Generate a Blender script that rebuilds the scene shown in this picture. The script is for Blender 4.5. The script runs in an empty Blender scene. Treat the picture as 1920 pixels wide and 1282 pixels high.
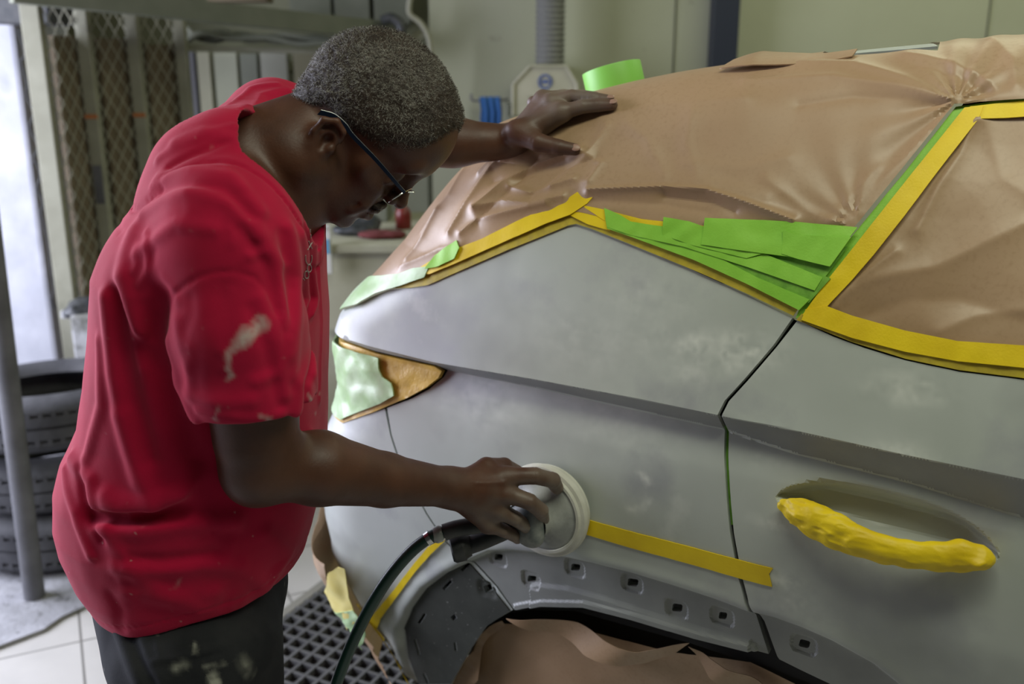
import bpy, math, random, bmesh
import numpy as np
from mathutils import Vector, Matrix
from mathutils.geometry import delaunay_2d_cdt
random.seed(7)
RNG = np.random.default_rng(7)
scene = bpy.context.scene

# ------------------------------------------------------------------ camera
cam_data = bpy.data.cameras.new('camera'); cam = bpy.data.objects.new('camera', cam_data)
scene.collection.objects.link(cam); scene.camera = cam
cam_data.sensor_width = 36.0; cam_data.lens = 35.0
cam.location = (0, 0, 1.62); cam.rotation_euler = (math.radians(90 - 16), 0, 0)
cam_data.clip_start = .05
cam_data.dof.use_dof = True; cam_data.dof.focus_distance = 1.45; cam_data.dof.aperture_fstop = 3.2

# ------------------------------------------------------------------ world, lamps, exposure
scene.view_settings.view_transform = 'Standard'; scene.view_settings.look = 'None'
scene.view_settings.exposure = -0.12; scene.view_settings.gamma = 1.0; scene.view_settings.use_curve_mapping = False
world = bpy.data.worlds.new('world'); scene.world = world; world.use_nodes = True
bg = world.node_tree.nodes['Background']; bg.inputs[0].default_value = (.62, .66, .60, 1); bg.inputs[1].default_value = .055

def area(name, loc, target, size, size_y, watts, col, spread=180):
    l = bpy.data.lights.new(name, 'AREA'); l.shape = 'RECTANGLE'; l.size = size; l.size_y = size_y
    l.energy = watts; l.color = col; l.spread = math.radians(spread)
    o = bpy.data.objects.new(name, l); scene.collection.objects.link(o); o.location = loc
    d = Vector(target) - Vector(loc); o.rotation_euler = d.to_track_quat('-Z', 'Y').to_euler(); return o
# daylight through the open workshop door, to the left and a little behind the man
area('daylight_doorway', (-3.0, 2.6, 1.6), (0.2, 2.1, 1.1), 2.5, 2.2, 225, (.80, .83, 1.0))
# fluorescent battens under the ceiling
area('ceiling_batten', (2.2, 3.5, 3.3), (2.2, 3.7, 0), 2.6, .4, 34, (.95, 1.0, .72))
area('ceiling_batten', (2.6, 2.2, 3.3), (2.4, 2.2, 0), .4, 3.0, 12, (.95, 1.0, .74))
area('ceiling_batten', (.75, .45, 3.1), (.85, 1.0, .8), 2.4, .4, 36, (.97, 1.0, .80))
# ------------------------------------------------------------------ geometry helpers
F_PX = 1866.7
PITCH = math.radians(16.0)
CAM = np.array([0.0, 0.0, 1.62])
FW = np.array([0.0, math.cos(PITCH), -math.sin(PITCH)])
UP = np.array([0.0, math.sin(PITCH), math.cos(PITCH)])
RT = np.array([1.0, 0.0, 0.0])

def ray(px, py):
    px = np.asarray(px, float); py = np.asarray(py, float)
    d = FW + ((px - 960) / F_PX)[..., None] * RT - ((py - 641) / F_PX)[..., None] * UP
    return d / np.linalg.norm(d, axis=-1, keepdims=True)

def at(px, py, Y):
    """the point of the place seen at a pixel of the photograph, Y metres ahead of the photographer"""
    d = ray(px, py); return CAM + d * (Y / d[1])

def atz(px, py, z):
    d = ray(px, py); return CAM + d * ((z - CAM[2]) / d[2])

def _h(ix, iy, iz, seed):
    n = (ix * 374761393 + iy * 668265263 + iz * 2147483647 + seed * 1274126177) & 0xffffffff
    n = ((n ^ (n >> 13)) * 1274126177) & 0xffffffff
    n = ((n ^ (n >> 16)) * 2246822519) & 0xffffffff
    return ((n ^ (n >> 15)) & 0xffff) / 65535.0

def noise(p, s=1.0, seed=0):
    """value noise, about -1..1"""
    p = np.asarray(p, float) * s + 1000.0
    i = np.floor(p).astype(np.int64); f = p - i; f = f * f * (3 - 2 * f)
    o = 0
    for dx in (0, 1):
        wx = f[..., 0] if dx else 1 - f[..., 0]
        for dy in (0, 1):
            wy = f[..., 1] if dy else 1 - f[..., 1]
            for dz in (0, 1):
                wz = f[..., 2] if dz else 1 - f[..., 2]
                o = o + wx * wy * wz * _h(i[..., 0] + dx, i[..., 1] + dy, i[..., 2] + dz, seed)
    return o * 2 - 1

def fbm(p, s, n=3, seed=0):
    o = 0; a = 1
    for k in range(n):
        o = o + a * noise(p, s * 2 ** k, seed + k); a *= .5
    return o

def sstep(a, b, x):
    t = np.clip((x - a) / (b - a), 0, 1); return t * t * (3 - 2 * t)

def smax(a, b, k):
    h = np.clip(k - np.abs(a - b), 0, None) / k
    return np.maximum(a, b) + h * h * k * .25

def smin(a, b, k): return -smax(-a, -b, k)

# ------------------------------------------------------------------ the car's body as one rounded solid
CO = np.array([0.346, 1.35, 0.0])
CL = np.array([-0.848, 0.530, 0.0])      # towards the tail
CN = np.array([0.530, 0.848, 0.0])       # into the car

def to_car(p):
    q = p - CO
    return np.stack([q @ CL, q @ CN, p[..., 2]], -1)

def from_car(c):
    c = np.asarray(c, float)
    return CO + c[..., :1] * CL + c[..., 1:2] * CN + np.concatenate([np.zeros_like(c[..., :2]), c[..., 2:]], -1)

def _pl(u0, z0, u1, z1):                  # outward normal of a profile segment, going to the tail
    du, dz = u1 - u0, z1 - z0; l = math.hypot(du, dz)
    return (-dz / l, du / l, u0, z0)
PROFILE = [(-1.2, 1.70), (-.247, 1.652), (.17, 1.612), (.32, 1.588), (.46, 1.548), (.627, 1.49), (.72, 1.42), (.90, 1.13)]
PSEG = [_pl(*PROFILE[i], *PROFILE[i + 1]) for i in range(len(PROFILE) - 1)]

def body(c):
    """outside > 0, in car coordinates (u to the tail, v inward, z up)"""
    u, v, z = c[..., 0], c[..., 1], c[..., 2]
    # profile: roof and hatch
    roof = None
    for nu, nz, u0, z0 in PSEG:
        g = (u - u0) * nu + (z - z0) * nz
        # the normals point up and to the tail
        roof = g if roof is None else smax(roof, g, .03)
    side = -v + .09 * np.clip(z - 1.02, 0, None) + .01 + .17 * np.sqrt(np.clip(.86 - z, 0, None) ** 2 + .0009) * (z < .86) - .0051 * (z < .86)
    side = side + .03 * np.clip(u - .1, 0, None) ** 2
    green = -.875 * (v - .045) + .485 * (z - 1.26) - .02 * np.clip(u, 0, None)
    d = smax(side, green, .10)
    corner = (.72 * (u - .89) - .69 * (v - .09)) + .10 * (z - 1.12) * (z > 1.12)
    rear = u - .985 - .05 * (v - .4)
    lowr = .45 * (z - .62) * 0 + (u - 1.0)
    diag2 = .90 * (u - .945) - .43 * (v - .2)
    b = smax(smax(corner, rear, .10), diag2, .08)
    # the taillight notch: the tail is waisted between shoulder and bumper
    b = b + .035 * np.exp(-((z - 1.0) / .055) ** 2) - .03 * (1 - sstep(.72, .90, z)) 
    b = b + .55 * np.clip(.60 - z, 0, None) * .9
    b = b - np.interp(z, [.40, .48, .55, .62, .68, .79, .88, .93, 1.01, 1.05, 1.10, 1.14, 1.20, 1.28, 1.36, 1.44, 1.50, 1.6],
                      [.01, .035, .035, .026, .034, .034, .045, .028, .042, .028, .020, .018, -.050, -.125, -.18, -.24, -.17, 0])
    d = smax(d, b, .09)
    d = smax(d, roof, .09)
    far = v - 1.75
    return np.maximum(np.maximum(d, far), .18 - z)

CC = np.array([.10, .90, 1.0])
def sph_dir(a, e):
    return np.stack([np.sin(a) * np.cos(e), -np.cos(a) * np.cos(e), np.sin(e)], -1)

def hit_from_centre(a, e):
    d = sph_dir(a, e); lo = np.full(a.shape, .3); hi = np.full(a.shape, 2.6)
    for _ in range(24):
        m = (lo + hi) / 2; o = body(CC + d * m[..., None]) > 0
        hi = np.where(o, m, hi); lo = np.where(o, lo, m)
    return CC + d * lo[..., None]

def grad(f, c, h=.004):
    g = np.stack([f(c + np.eye(3)[k] * h) - f(c - np.eye(3)[k] * h) for k in range(3)], -1)
    return g / (np.linalg.norm(g, axis=-1, keepdims=True) + 1e-12)

def pix_hit(px, py, off=0.0):
    """car-body points seen at pixels (nearest approach where the ray misses)"""
    px = np.atleast_1d(np.asarray(px, float)); py = np.atleast_1d(np.asarray(py, float))
    d = ray(px, py); t = np.full(px.shape, .5); best = np.full(px.shape, 9.); tb = t.copy()
    done = np.zeros(px.shape, bool)
    for _ in range(160):
        g = body(to_car(CAM + d * t[:, None])) - off
        b = (g < best) & ~done; tb = np.where(b, t, tb); best = np.where(b, g, best)
        done |= g < .0003
        t = np.where(done, t, t + np.clip(np.abs(g) * .7, .0006, .2))
    return to_car(CAM + d * np.where(done, t, tb)[:, None]), done

def pix2sph(px, py, off=0.0):
    c, _ = pix_hit(px, py, off); q = c - CC
    return np.arctan2(q[:, 0], -q[:, 1]), np.arctan2(q[:, 2], np.hypot(q[:, 0], q[:, 1]))

def project(p):
    q = p - CAM; w = q @ FW
    return 960 + F_PX * (q @ RT) / w, 641 - F_PX * (q @ UP) / w
# ------------------------------------------------------------------ object helpers
COL = scene.collection
def set_props(o, label=None, cat=None, group=None, kind=None):
    if label: o['label'] = label
    if cat: o['category'] = cat
    if group: o['group'] = group
    if kind: o['kind'] = kind
    return o

def mesh_obj(name, verts, faces, mat=None, parent=None, smooth=True):
    me = bpy.data.meshes.new(name)
    verts = np.asarray(verts, float)
    me.from_pydata(verts.tolist(), [], [list(map(int, f)) for f in faces]); me.validate(verbose=False)
    if smooth: me.polygons.foreach_set('use_smooth', [True] * len(me.polygons))
    me.update()
    o = bpy.data.objects.new(name, me); COL.objects.link(o)
    if mat: me.materials.append(mat)
    if parent is not None: put_under(o, parent)
    return o

def put_under(o, parent):
    o.parent = parent
    m = Matrix.Translation(parent.location) if parent.parent is None else Matrix.Identity(4)
    o.matrix_parent_inverse = m.inverted()
    return o

def empty(name, loc, label=None, cat=None, group=None):
    o = bpy.data.objects.new(name, None); COL.objects.link(o); o.location = [float(x) for x in loc]; o.empty_display_size = .05
    return set_props(o, label, cat, group)

class MB:
    """collects boxes, tubes and lathes into one mesh"""
    def __init__(s): s.v = []; s.f = []
    def add(s, v, f):
        n = len(s.v); s.v += [tuple(map(float, q)) for q in v]; s.f += [tuple(int(i) + n for i in q) for q in f]; return s
    def box(s, c, size, rot=None, bev=0.0):
        bm = bmesh.new(); bmesh.ops.create_cube(bm, size=1.0)
        for v in bm.verts: v.co = Vector((v.co.x * size[0], v.co.y * size[1], v.co.z * size[2]))
        if bev: bmesh.ops.bevel(bm, geom=list(bm.edges), offset=bev, segments=2, affect='EDGES', profile=.5)
        R = rot if rot is not None else Matrix.Identity(3)
        vs = [R @ v.co + Vector([float(t) for t in c]) for v in bm.verts]; bm.verts.index_update()
        s.add(vs, [[v.index for v in f.verts] for f in bm.faces]); bm.free(); return s
    def tube(s, pts, r, n=12, cap=True):
        pts = [np.asarray(p, float) for p in pts]; m = len(pts)
        rr = r if hasattr(r, '__len__') else [r] * m
        vs = []; t0 = None; up = None
        for i, p in enumerate(pts):
            t = pts[min(i + 1, m - 1)] - pts[max(i - 1, 0)]; t = t / (np.linalg.norm(t) + 1e-9)
            if up is None:
                up = np.array([0, 0, 1.]) if abs(t[2]) < .9 else np.array([1., 0, 0])
            a = np.cross(t, up); a /= np.linalg.norm(a); b = np.cross(a, t); up = b
            for k in range(n):
                w = 2 * math.pi * k / n; vs.append(p + rr[i] * (math.cos(w) * a + math.sin(w) * b))
        fs = [(i * n + k, i * n + (k + 1) % n, (i + 1) * n + (k + 1) % n, (i + 1) * n + k) for i in range(m - 1) for k in range(n)]
        if cap: fs += [tuple(range(n))[::-1], tuple((m - 1) * n + k for k in range(n))]
        return s.add(vs, fs)
    def lathe(s, prof, o, axis, n=40, cap=False):
        """prof: (radius, height) pairs along the axis from o"""
        z = np.asarray(axis, float); z = z / np.linalg.norm(z)
        x = np.cross(z, [0, 0, 1.]) if abs(z[2]) < .9 else np.cross(z, [1., 0, 0]); x /= np.linalg.norm(x); y = np.cross(z, x)
        vs = []
        for r, h in prof:
            for k in range(n):
                w = 2 * math.pi * k / n; vs.append(np.asarray(o, float) + z * h + r * (math.cos(w) * x + math.sin(w) * y))
        m = len(prof)
        fs = [(i * n + k, i * n + (k + 1) % n, (i + 1) * n + (k + 1) % n, (i + 1) * n + k) for i in range(m - 1) for k in range(n)]
        if cap: fs += [tuple(range(n))[::-1], tuple((m - 1) * n + k for k in range(n))]
        return s.add(vs, fs)
    def quadstrip(s, A, B, th, nrm):
        """ribbon between two polylines with thickness th along nrm"""
        A = np.asarray(A, float); B = np.asarray(B, float); nrm = np.asarray(nrm, float); m = len(A)
        vs = list(A) + list(B) + list(A + nrm * th) + list(B + nrm * th); fs = []
        for i in range(m - 1):
            fs += [(i, i + 1, m + i + 1, m + i), (2 * m + i, 3 * m + i, 3 * m + i + 1, 2 * m + i + 1),
                   (i, 2 * m + i, 2 * m + i + 1, i + 1), (m + i, m + i + 1, 3 * m + i + 1, 3 * m + i)]
        fs += [(0, m, 3 * m, 2 * m), (m - 1, 3 * m - 1, 4 * m - 1, 2 * m - 1)]
        return s.add(vs, fs)
    def build(s, name, mat, parent=None, smooth=False, auto=True):
        o = mesh_obj(name, s.v, s.f, mat, parent, smooth=smooth)
        bm = bmesh.new(); bm.from_mesh(o.data); bmesh.ops.recalc_face_normals(bm, faces=bm.faces)
        if smooth:
            for e in bm.edges:
                if len(e.link_faces) == 2 and e.calc_face_angle(0) > math.radians(38): e.smooth = False
        bm.to_mesh(o.data); bm.free(); return o

def spline(pts, n=8):
    """Catmull-Rom through points"""
    P = np.asarray(pts, float); P = np.vstack([2 * P[0] - P[1], P, 2 * P[-1] - P[-2]]); out = []
    for i in range(1, len(P) - 2):
        for k in range(n):
            t = k / n; a, b, c, d = P[i - 1], P[i], P[i + 1], P[i + 2]
            out.append(.5 * (2 * b + (c - a) * t + (2 * a - 5 * b + 4 * c - d) * t * t + (3 * b - a - 3 * c + d) * t ** 3))
    out.append(P[-2]); return np.array(out)

# ------------------------------------------------------------------ signed distance surfaces (for everything soft)
def capsule(p, a, b, r1, r2=None):
    a = np.asarray(a, float); b = np.asarray(b, float); r2 = r1 if r2 is None else r2
    ab = b - a; t = np.clip(((p - a) @ ab) / (ab @ ab), 0, 1)
    return np.linalg.norm(p - a - t[..., None] * ab, axis=-1) - (r1 + (r2 - r1) * t)

def ellip(p, c, r, R=None):
    q = p - np.asarray(c, float)
    if R is not None: q = q @ np.asarray(R)          # columns of R are the local axes
    r = np.asarray(r, float); k = np.linalg.norm(q / r, axis=-1); k2 = np.linalg.norm(q / (r * r), axis=-1)
    return k * (k - 1) / (k2 + 1e-9)

def chain(p, pts, rs, k=0.0):
    d = None
    for i in range(len(pts) - 1):
        e = capsule(p, pts[i], pts[i + 1], rs[i], rs[i + 1])
        d = e if d is None else (smin(d, e, k) if k else np.minimum(d, e))
    return d

def sdf_mesh(f, lo, hi, h, levels=3, gain=1.0):
    """surface nets on a sparse grid"""
    lo = np.asarray(lo, float); hi = np.asarray(hi, float)
    H = h * 2 ** levels
    n = np.ceil((hi - lo) / H).astype(int)
    g = np.stack(np.meshgrid(*[np.arange(k) for k in n], indexing='ij'), -1).reshape(-1, 3)
    for lev in range(levels, 0, -1):
        s = h * 2 ** lev
        d = f(lo + (g + .5) * s)
        g = g[np.abs(d) < s * 1.6 * gain]
        g = (g[:, None, :] * 2 + np.array([[i, j, k] for i in (0, 1) for j in (0, 1) for k in (0, 1)])[None]).reshape(-1, 3)
    d = f(lo + (g + .5) * h); g = g[np.abs(d) < h * 2.6 * gain]
    M = 1 << 20
    key = lambda q: (q[..., 0].astype(np.int64) * M + q[..., 1]) * M + q[..., 2]
    co = np.array([[i, j, k] for i in (0, 1) for j in (0, 1) for k in (0, 1)])
    corners = g[:, None, :] + co[None]
    ck = key(corners).ravel(); uk, first, inv = np.unique(ck, return_index=True, return_inverse=True)
    cp = corners.reshape(-1, 3)[first]
    val = f(lo + cp * h); inside = val < 0
    V = val[inv].reshape(-1, 8); S = V < 0
    act = S.any(1) & ~S.all(1); g = g[act]; V = V[act]; S = S[act]
    gk = key(g); o = np.argsort(gk); g = g[o]; V = V[o]; S = S[o]; gk = gk[o]
    acc = np.zeros((len(g), 3)); cnt = np.zeros(len(g))
    for a in range(8):
        for b in range(a + 1, 8):
            if np.abs(co[a] - co[b]).sum() == 1:
                m = S[:, a] != S[:, b]; t = np.where(m, V[:, a] / (V[:, a] - V[:, b] + 1e-12), 0)
                acc += np.where(m[:, None], co[a] + t[:, None] * (co[b] - co[a]), 0); cnt += m
    verts = lo + (g + acc / cnt[:, None]) * h
    faces = []
    for ax in range(3):
        b1, b2 = [(1, 2), (2, 0), (0, 1)][ax]
        e = np.zeros(3, int); e[ax] = 1
        nk = key(cp + e); j = np.clip(np.searchsorted(uk, nk), 0, len(uk) - 1); ok = uk[j] == nk
        m = ok & (inside != inside[j])
        c = cp[m]; s = inside[m]
        q = []
        d1 = np.zeros(3, int); d1[b1] = 1; d2 = np.zeros(3, int); d2[b2] = 1
        good = np.ones(len(c), bool)
        for dd in (-d1 - d2, -d2, 0 * d1, -d1):
            kk = key(c + dd); j2 = np.clip(np.searchsorted(gk, kk), 0, len(gk) - 1); good &= gk[j2] == kk; q.append(j2)
        q = np.stack(q, 1)[good]; s = s[good]
        q[~s] = q[~s][:, ::-1]
        faces.append(q)
    faces = np.concatenate(faces)
    return verts, faces

def fast_obj(name, verts, faces, mat=None, parent=None, smooth=True):
    """quads or triangles in an array"""
    me = bpy.data.meshes.new(name); faces = np.asarray(faces); k = faces.shape[1]
    me.vertices.add(len(verts)); me.vertices.foreach_set('co', np.asarray(verts, np.float32).ravel())
    me.loops.add(faces.size); me.loops.foreach_set('vertex_index', faces.ravel().astype(np.int32))
    me.polygons.add(len(faces)); me.polygons.foreach_set('loop_start', (np.arange(len(faces)) * k).astype(np.int32))
    me.update(calc_edges=True)
    me.polygons.foreach_set('use_smooth', [smooth] * len(faces))
    me.validate(); me.update()
    o = bpy.data.objects.new(name, me); COL.objects.link(o)
    if mat: me.materials.append(mat)
    if parent is not None: put_under(o, parent)
    return o

def sdf_obj(name, f, lo, hi, h, mat, parent=None, levels=3):
    v, q = sdf_mesh(f, lo, hi, h, levels)
    return fast_obj(name, v, q, mat, parent)

# ------------------------------------------------------------------ sheets that lie on the car's body
def dens(poly, step=6.0, closed=True):
    P = [tuple(q) + (0,) * (4 - len(q)) for q in poly]; out = []
    n = len(P)
    for i in range(n if closed else n - 1):
        a = np.array(P[i], float); b = np.array(P[(i + 1) % n], float)
        m = max(1, int(math.ceil((np.hypot(*(b - a)[:2]) + 400 * np.hypot(*(b - a)[2:]) * .02) / step)))
        for k in range(m): out.append(a + (b - a) * k / m)
    if not closed: out.append(np.array(P[-1], float))
    return np.array(out)

def to_ae(P, off=0.0):
    a, e = pix2sph(P[:, 0], P[:, 1], off)
    return np.stack([a + np.radians(P[:, 2]), e + np.radians(P[:, 3])], -1)

def inpoly(pts, poly):
    x, y = pts[:, 0], pts[:, 1]; c = np.zeros(len(pts), bool)
    xj, yj = poly[-1]
    for xi, yi in poly:
        if yi != yj:
            c ^= ((yi > y) != (yj > y)) & (x < (xj - xi) * (y - yi) / (yj - yi) + xi)
        xj, yj = xi, yi
    return c

def sharpen(o, deg):
    bm = bmesh.new(); bm.from_mesh(o.data)
    for e in bm.edges:
        if len(e.link_faces) == 2 and e.calc_face_angle(0) > math.radians(deg): e.smooth = False
    bm.to_mesh(o.data); bm.free(); return o

def sheet(name, poly, mat, parent=None, off=0.0, disp=None, res=.6, holes=(), lines=(), rim=.012, fine=(), step=6.0, basedisp=None, under=None):
    """a sheet on the body: outline in picture points, meshed in angles about the car's middle, carried onto the rounded solid"""
    D2R = math.pi / 180
    B = to_ae(dens(poly, step), off)
    loops = [B] + [to_ae(dens(h, 4.0), off) for h in holes]
    L = [to_ae(dens(l, step, False), off) for l in lines]
    def grid(lo, hi, r):
        r = r * D2R
        gx = np.arange(lo[0], hi[0], r); gy = np.arange(lo[1], hi[1], r * .9)
        X, Y = np.meshgrid(gx, gy); X = X + (np.arange(len(gy)) % 2)[:, None] * r * .5
        return np.stack([X.ravel(), Y.ravel()], -1)
    G = grid(B.min(0), B.max(0), res)
    fl = [to_ae(dens(q, 12.0), off) for q, _ in fine]
    for q, _ in zip(fl, fine): G = G[~inpoly(G, q)]
    G = np.vstack([G] + [(lambda g: g[inpoly(g, q)])(grid(q.min(0), q.max(0), r[1])) for q, r in zip(fl, fine)])
    G = G[inpoly(G, B)]
    for h in loops[1:]: G = G[~inpoly(G, h)]
    bd = np.vstack(loops + L); keep = np.ones(len(G), bool); tol = (res * .42 * D2R)
    rr = np.full(len(G), tol)
    for q, r in zip(fl, fine): rr[inpoly(G, q)] = r[1] * .42 * D2R
    for i in range(0, len(G), 2000):
        d = np.hypot(G[i:i + 2000, None, 0] - bd[None, :, 0], G[i:i + 2000, None, 1] - bd[None, :, 1]).min(1)
        keep[i:i + 2000] = d > rr[i:i + 2000]
    G = G[keep]
    pts = np.vstack(loops + L + [G]); edges = []; n = 0; rimidx = []
    for l in loops:
        m = len(l); ed = [(n + i, n + (i + 1) % m) for i in range(m)]; edges += ed; rimidx += ed; n += m
    for l in L:
        m = len(l); edges += [(n + i, n + i + 1) for i in range(m - 1)]; n += m
    S = 50.0
    vo, eo, fo, ov, oe, of = delaunay_2d_cdt([Vector((float(x) * S, float(y) * S)) for x, y in pts], edges, [], 0, 1e-5)
    A = np.array([[v.x / S, v.y / S] for v in vo]); T = np.array([t for t in fo if len(t) == 3])
    c = A[T].mean(1); ok = inpoly(c, B)
    for h in loops[1:]: ok &= ~inpoly(c, h)
    T = T[ok]
    C = hit_from_centre(A[:, 0], A[:, 1]); N = grad(body, C)
    dd = np.full(len(C), off)
    for fd in (basedisp, disp):
        if fd is not None: dd = dd + fd(C)
    P = from_car(C + N * dd[:, None])
    # orientation: outward
    Nw = N[:, :1] * CL + N[:, 1:2] * CN + np.concatenate([np.zeros((len(N), 2)), N[:, 2:]], 1)
    fn = np.cross(P[T[:, 1]] - P[T[:, 0]], P[T[:, 2]] - P[T[:, 0]]); flip = (fn * Nw[T[:, 0]]).sum(1) < 0
    T[flip] = T[flip][:, ::-1]
    if rim:
        # edge of the sheet turned inward
        ec = {}
        for t in T:
            for a, b in ((t[0], t[1]), (t[1], t[2]), (t[2], t[0])):
                if (b, a) in ec: del ec[(b, a)]
                else: ec[(a, b)] = 1
        be = np.array(list(ec.keys())); used = np.unique(be); mp = {int(v): i for i, v in enumerate(used)}
        top = len(P); inner = P[used] - Nw[used] * rim; dup = P[used]
        q = []
        for a, b in be:
            i, j = mp[int(a)], mp[int(b)]
            q.append((top + j, top + i, top + len(used) + i)); q.append((top + j, top + len(used) + i, top + len(used) + j))
        P = np.vstack([P, dup, inner]); T = np.vstack([T, np.array(q)])
    o = fast_obj(name, P, T, mat, parent); return o
# ------------------------------------------------------------------ materials
def pm(name, c1, c2=None, scale=5.0, detail=4.0, lo=.35, hi=.65, rough=.6, rough2=None, metal=0.0, bump=0.0, bscale=60.0, bdist=.002,
       layers=(), coat=0.0, trans=0.0, alpha=1.0, sheen=0.0, spec=.5, sub=0.0, stretch=(1, 1, 1), bkind='noise', emit=None):
    """layers: (colour, scale, lo, hi, detail) patches mixed over the base by object-space noise"""
    m = bpy.data.materials.new(name); m.use_nodes = True; nt = m.node_tree; N = nt.nodes; K = nt.links
    b = N['Principled BSDF']; tc = N.new('ShaderNodeTexCoord')
    mp = N.new('ShaderNodeMapping'); mp.inputs['Scale'].default_value = stretch; K.new(tc.outputs['Object'], mp.inputs['Vector'])
    rgba = lambda c: (*c, 1)
    def nz(s, d, r=.55):
        n = N.new('ShaderNodeTexNoise'); n.inputs['Scale'].default_value = s; n.inputs['Detail'].default_value = d; n.inputs['Roughness'].default_value = r
        K.new(mp.outputs[0], n.inputs['Vector']); return n
    def rng(src, a, bb):
        r = N.new('ShaderNodeMapRange'); r.inputs['From Min'].default_value = a; r.inputs['From Max'].default_value = bb; K.new(src, r.inputs['Value']); return r.outputs[0]
    def mix(f, a, bb):
        x = N.new('ShaderNodeMix'); x.data_type = 'RGBA'; K.new(f, x.inputs['Factor'])
        if isinstance(a, tuple): x.inputs['A'].default_value = a
        else: K.new(a, x.inputs['A'])
        x.inputs['B'].default_value = bb; return x.outputs['Result']
    col = rgba(c1); fac = None
    if c2:
        fac = rng(nz(scale, detail).outputs['Fac'], lo, hi); col = mix(fac, rgba(c1), rgba(c2))
    for (c, s, a, bb, d) in layers:
        col = mix(rng(nz(s, d).outputs['Fac'], a, bb), col, rgba(c))
    if isinstance(col, tuple): b.inputs['Base Color'].default_value = col
    else: K.new(col, b.inputs['Base Color'])
    if rough2 is not None:
        r = N.new('ShaderNodeMapRange'); r.inputs['From Min'].default_value = .3; r.inputs['From Max'].default_value = .7
        r.inputs['To Min'].default_value = rough; r.inputs['To Max'].default_value = rough2
        K.new(nz(scale * 1.7, 3).outputs['Fac'], r.inputs['Value']); K.new(r.outputs[0], b.inputs['Roughness'])
    else: b.inputs['Roughness'].default_value = rough
    b.inputs['Metallic'].default_value = metal; b.inputs['Specular IOR Level'].default_value = spec
    if coat: b.inputs['Coat Weight'].default_value = coat; b.inputs['Coat Roughness'].default_value = .38
    if trans: b.inputs['Transmission Weight'].default_value = trans
    if alpha < 1: b.inputs['Alpha'].default_value = alpha
    if sheen: b.inputs['Sheen Weight'].default_value = sheen; b.inputs['Sheen Roughness'].default_value = .5
    if sub: b.inputs['Subsurface Weight'].default_value = sub; b.inputs['Subsurface Radius'].default_value = (.02, .01, .006); b.inputs['Subsurface Scale'].default_value = .4
    if bump:
        bp = N.new('ShaderNodeBump'); bp.inputs['Strength'].default_value = bump; bp.inputs['Distance'].default_value = bdist
        if bkind == 'noise': h = nz(bscale, 5, .6).outputs['Fac']
        elif bkind == 'voronoi':
            vv = N.new('ShaderNodeTexVoronoi'); vv.inputs['Scale'].default_value = bscale; K.new(mp.outputs[0], vv.inputs['Vector']); h = vv.outputs['Distance']
        K.new(h, bp.inputs['Height']); K.new(bp.outputs[0], b.inputs['Normal'])
    return m

M = {}
M['primer'] = pm('grey_primer', (.44, .47, .43), (.52, .55, .51), scale=3.2, lo=.35, hi=.68, rough=.32, rough2=.46, bump=.05, bscale=900, bdist=.0006, spec=.55,
                 layers=[((.27, .28, .27), 2.6, .54, .74, 4), ((.36, .37, .38), 5.5, .54, .72, 6), ((.72, .73, .68), 4.6, .63, .80, 8)])
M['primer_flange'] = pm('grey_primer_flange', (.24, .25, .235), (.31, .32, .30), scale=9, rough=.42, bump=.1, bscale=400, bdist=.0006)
M['primer_band'] = pm('shaded_unsanded_primer', (.24, .25, .245), (.33, .34, .33), scale=5, detail=7, rough=.40, bump=.05, bscale=900, bdist=.0006)  # shade of the undercut band put into the colour, besides less sanded primer
M['flange_black'] = pm('dusty_black_plastic', (.040, .043, .036), (.060, .064, .054), scale=14, rough=.5, bump=.1, bscale=300, bdist=.0006,
                       layers=[((.3, .3, .28), 160, .74, .78, 1)])
def add_stain(mat, attr, col, rough=None):
    nt = mat.node_tree; b = nt.nodes['Principled BSDF']; a = nt.nodes.new('ShaderNodeAttribute'); a.attribute_name = attr
    x = nt.nodes.new('ShaderNodeMix'); x.data_type = 'RGBA'; nt.links.new(a.outputs['Fac'], x.inputs['Factor'])
    if b.inputs['Base Color'].links: nt.links.new(b.inputs['Base Color'].links[0].from_socket, x.inputs['A'])
    else: x.inputs['A'].default_value = b.inputs['Base Color'].default_value
    x.inputs['B'].default_value = (*col, 1); nt.links.new(x.outputs['Result'], b.inputs['Base Color'])
def set_attr(o, name, vals):
    a = o.data.attributes.new(name, 'FLOAT', 'POINT'); a.data.foreach_set('value', np.asarray(vals, np.float32))
add_stain(M['primer'], 'sanding', (.86, .87, .80))
M['dark'] = pm('black_void', (.006, .006, .006), rough=.8)
M['paper'] = pm('kraft_masking_paper', (.37, .235, .13), (.43, .285, .17), scale=3, rough=.37, rough2=.50, bump=.16, bscale=18, bdist=.004, spec=.45, coat=.35,
                layers=[((.36, .228, .127), 150, .5, .8, 3)], stretch=(1, 1, 1))
M['yellow'] = pm('yellow_masking_tape', (.90, .66, .008), (.80, .56, .006), scale=14, rough=.5, bump=.4, bscale=300, bdist=.0008)
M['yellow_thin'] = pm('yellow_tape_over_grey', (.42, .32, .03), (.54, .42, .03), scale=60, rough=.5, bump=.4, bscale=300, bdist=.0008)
M['yellow_pale'] = pm('pale_yellow_tape', (.86, .76, .30), (.80, .66, .18), scale=14, rough=.45)
M['green'] = pm('green_masking_tape', (.24, .56, .04), (.30, .65, .06), scale=16, rough=.5, bump=.4, bscale=300, bdist=.0008)
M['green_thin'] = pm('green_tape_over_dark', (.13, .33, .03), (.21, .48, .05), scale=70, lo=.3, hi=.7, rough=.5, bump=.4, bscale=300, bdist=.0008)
M['pale_green'] = pm('pale_green_tape', (.40, .60, .28), (.55, .70, .45), scale=20, rough=.35, bump=.3, bscale=60, bdist=.002)
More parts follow.
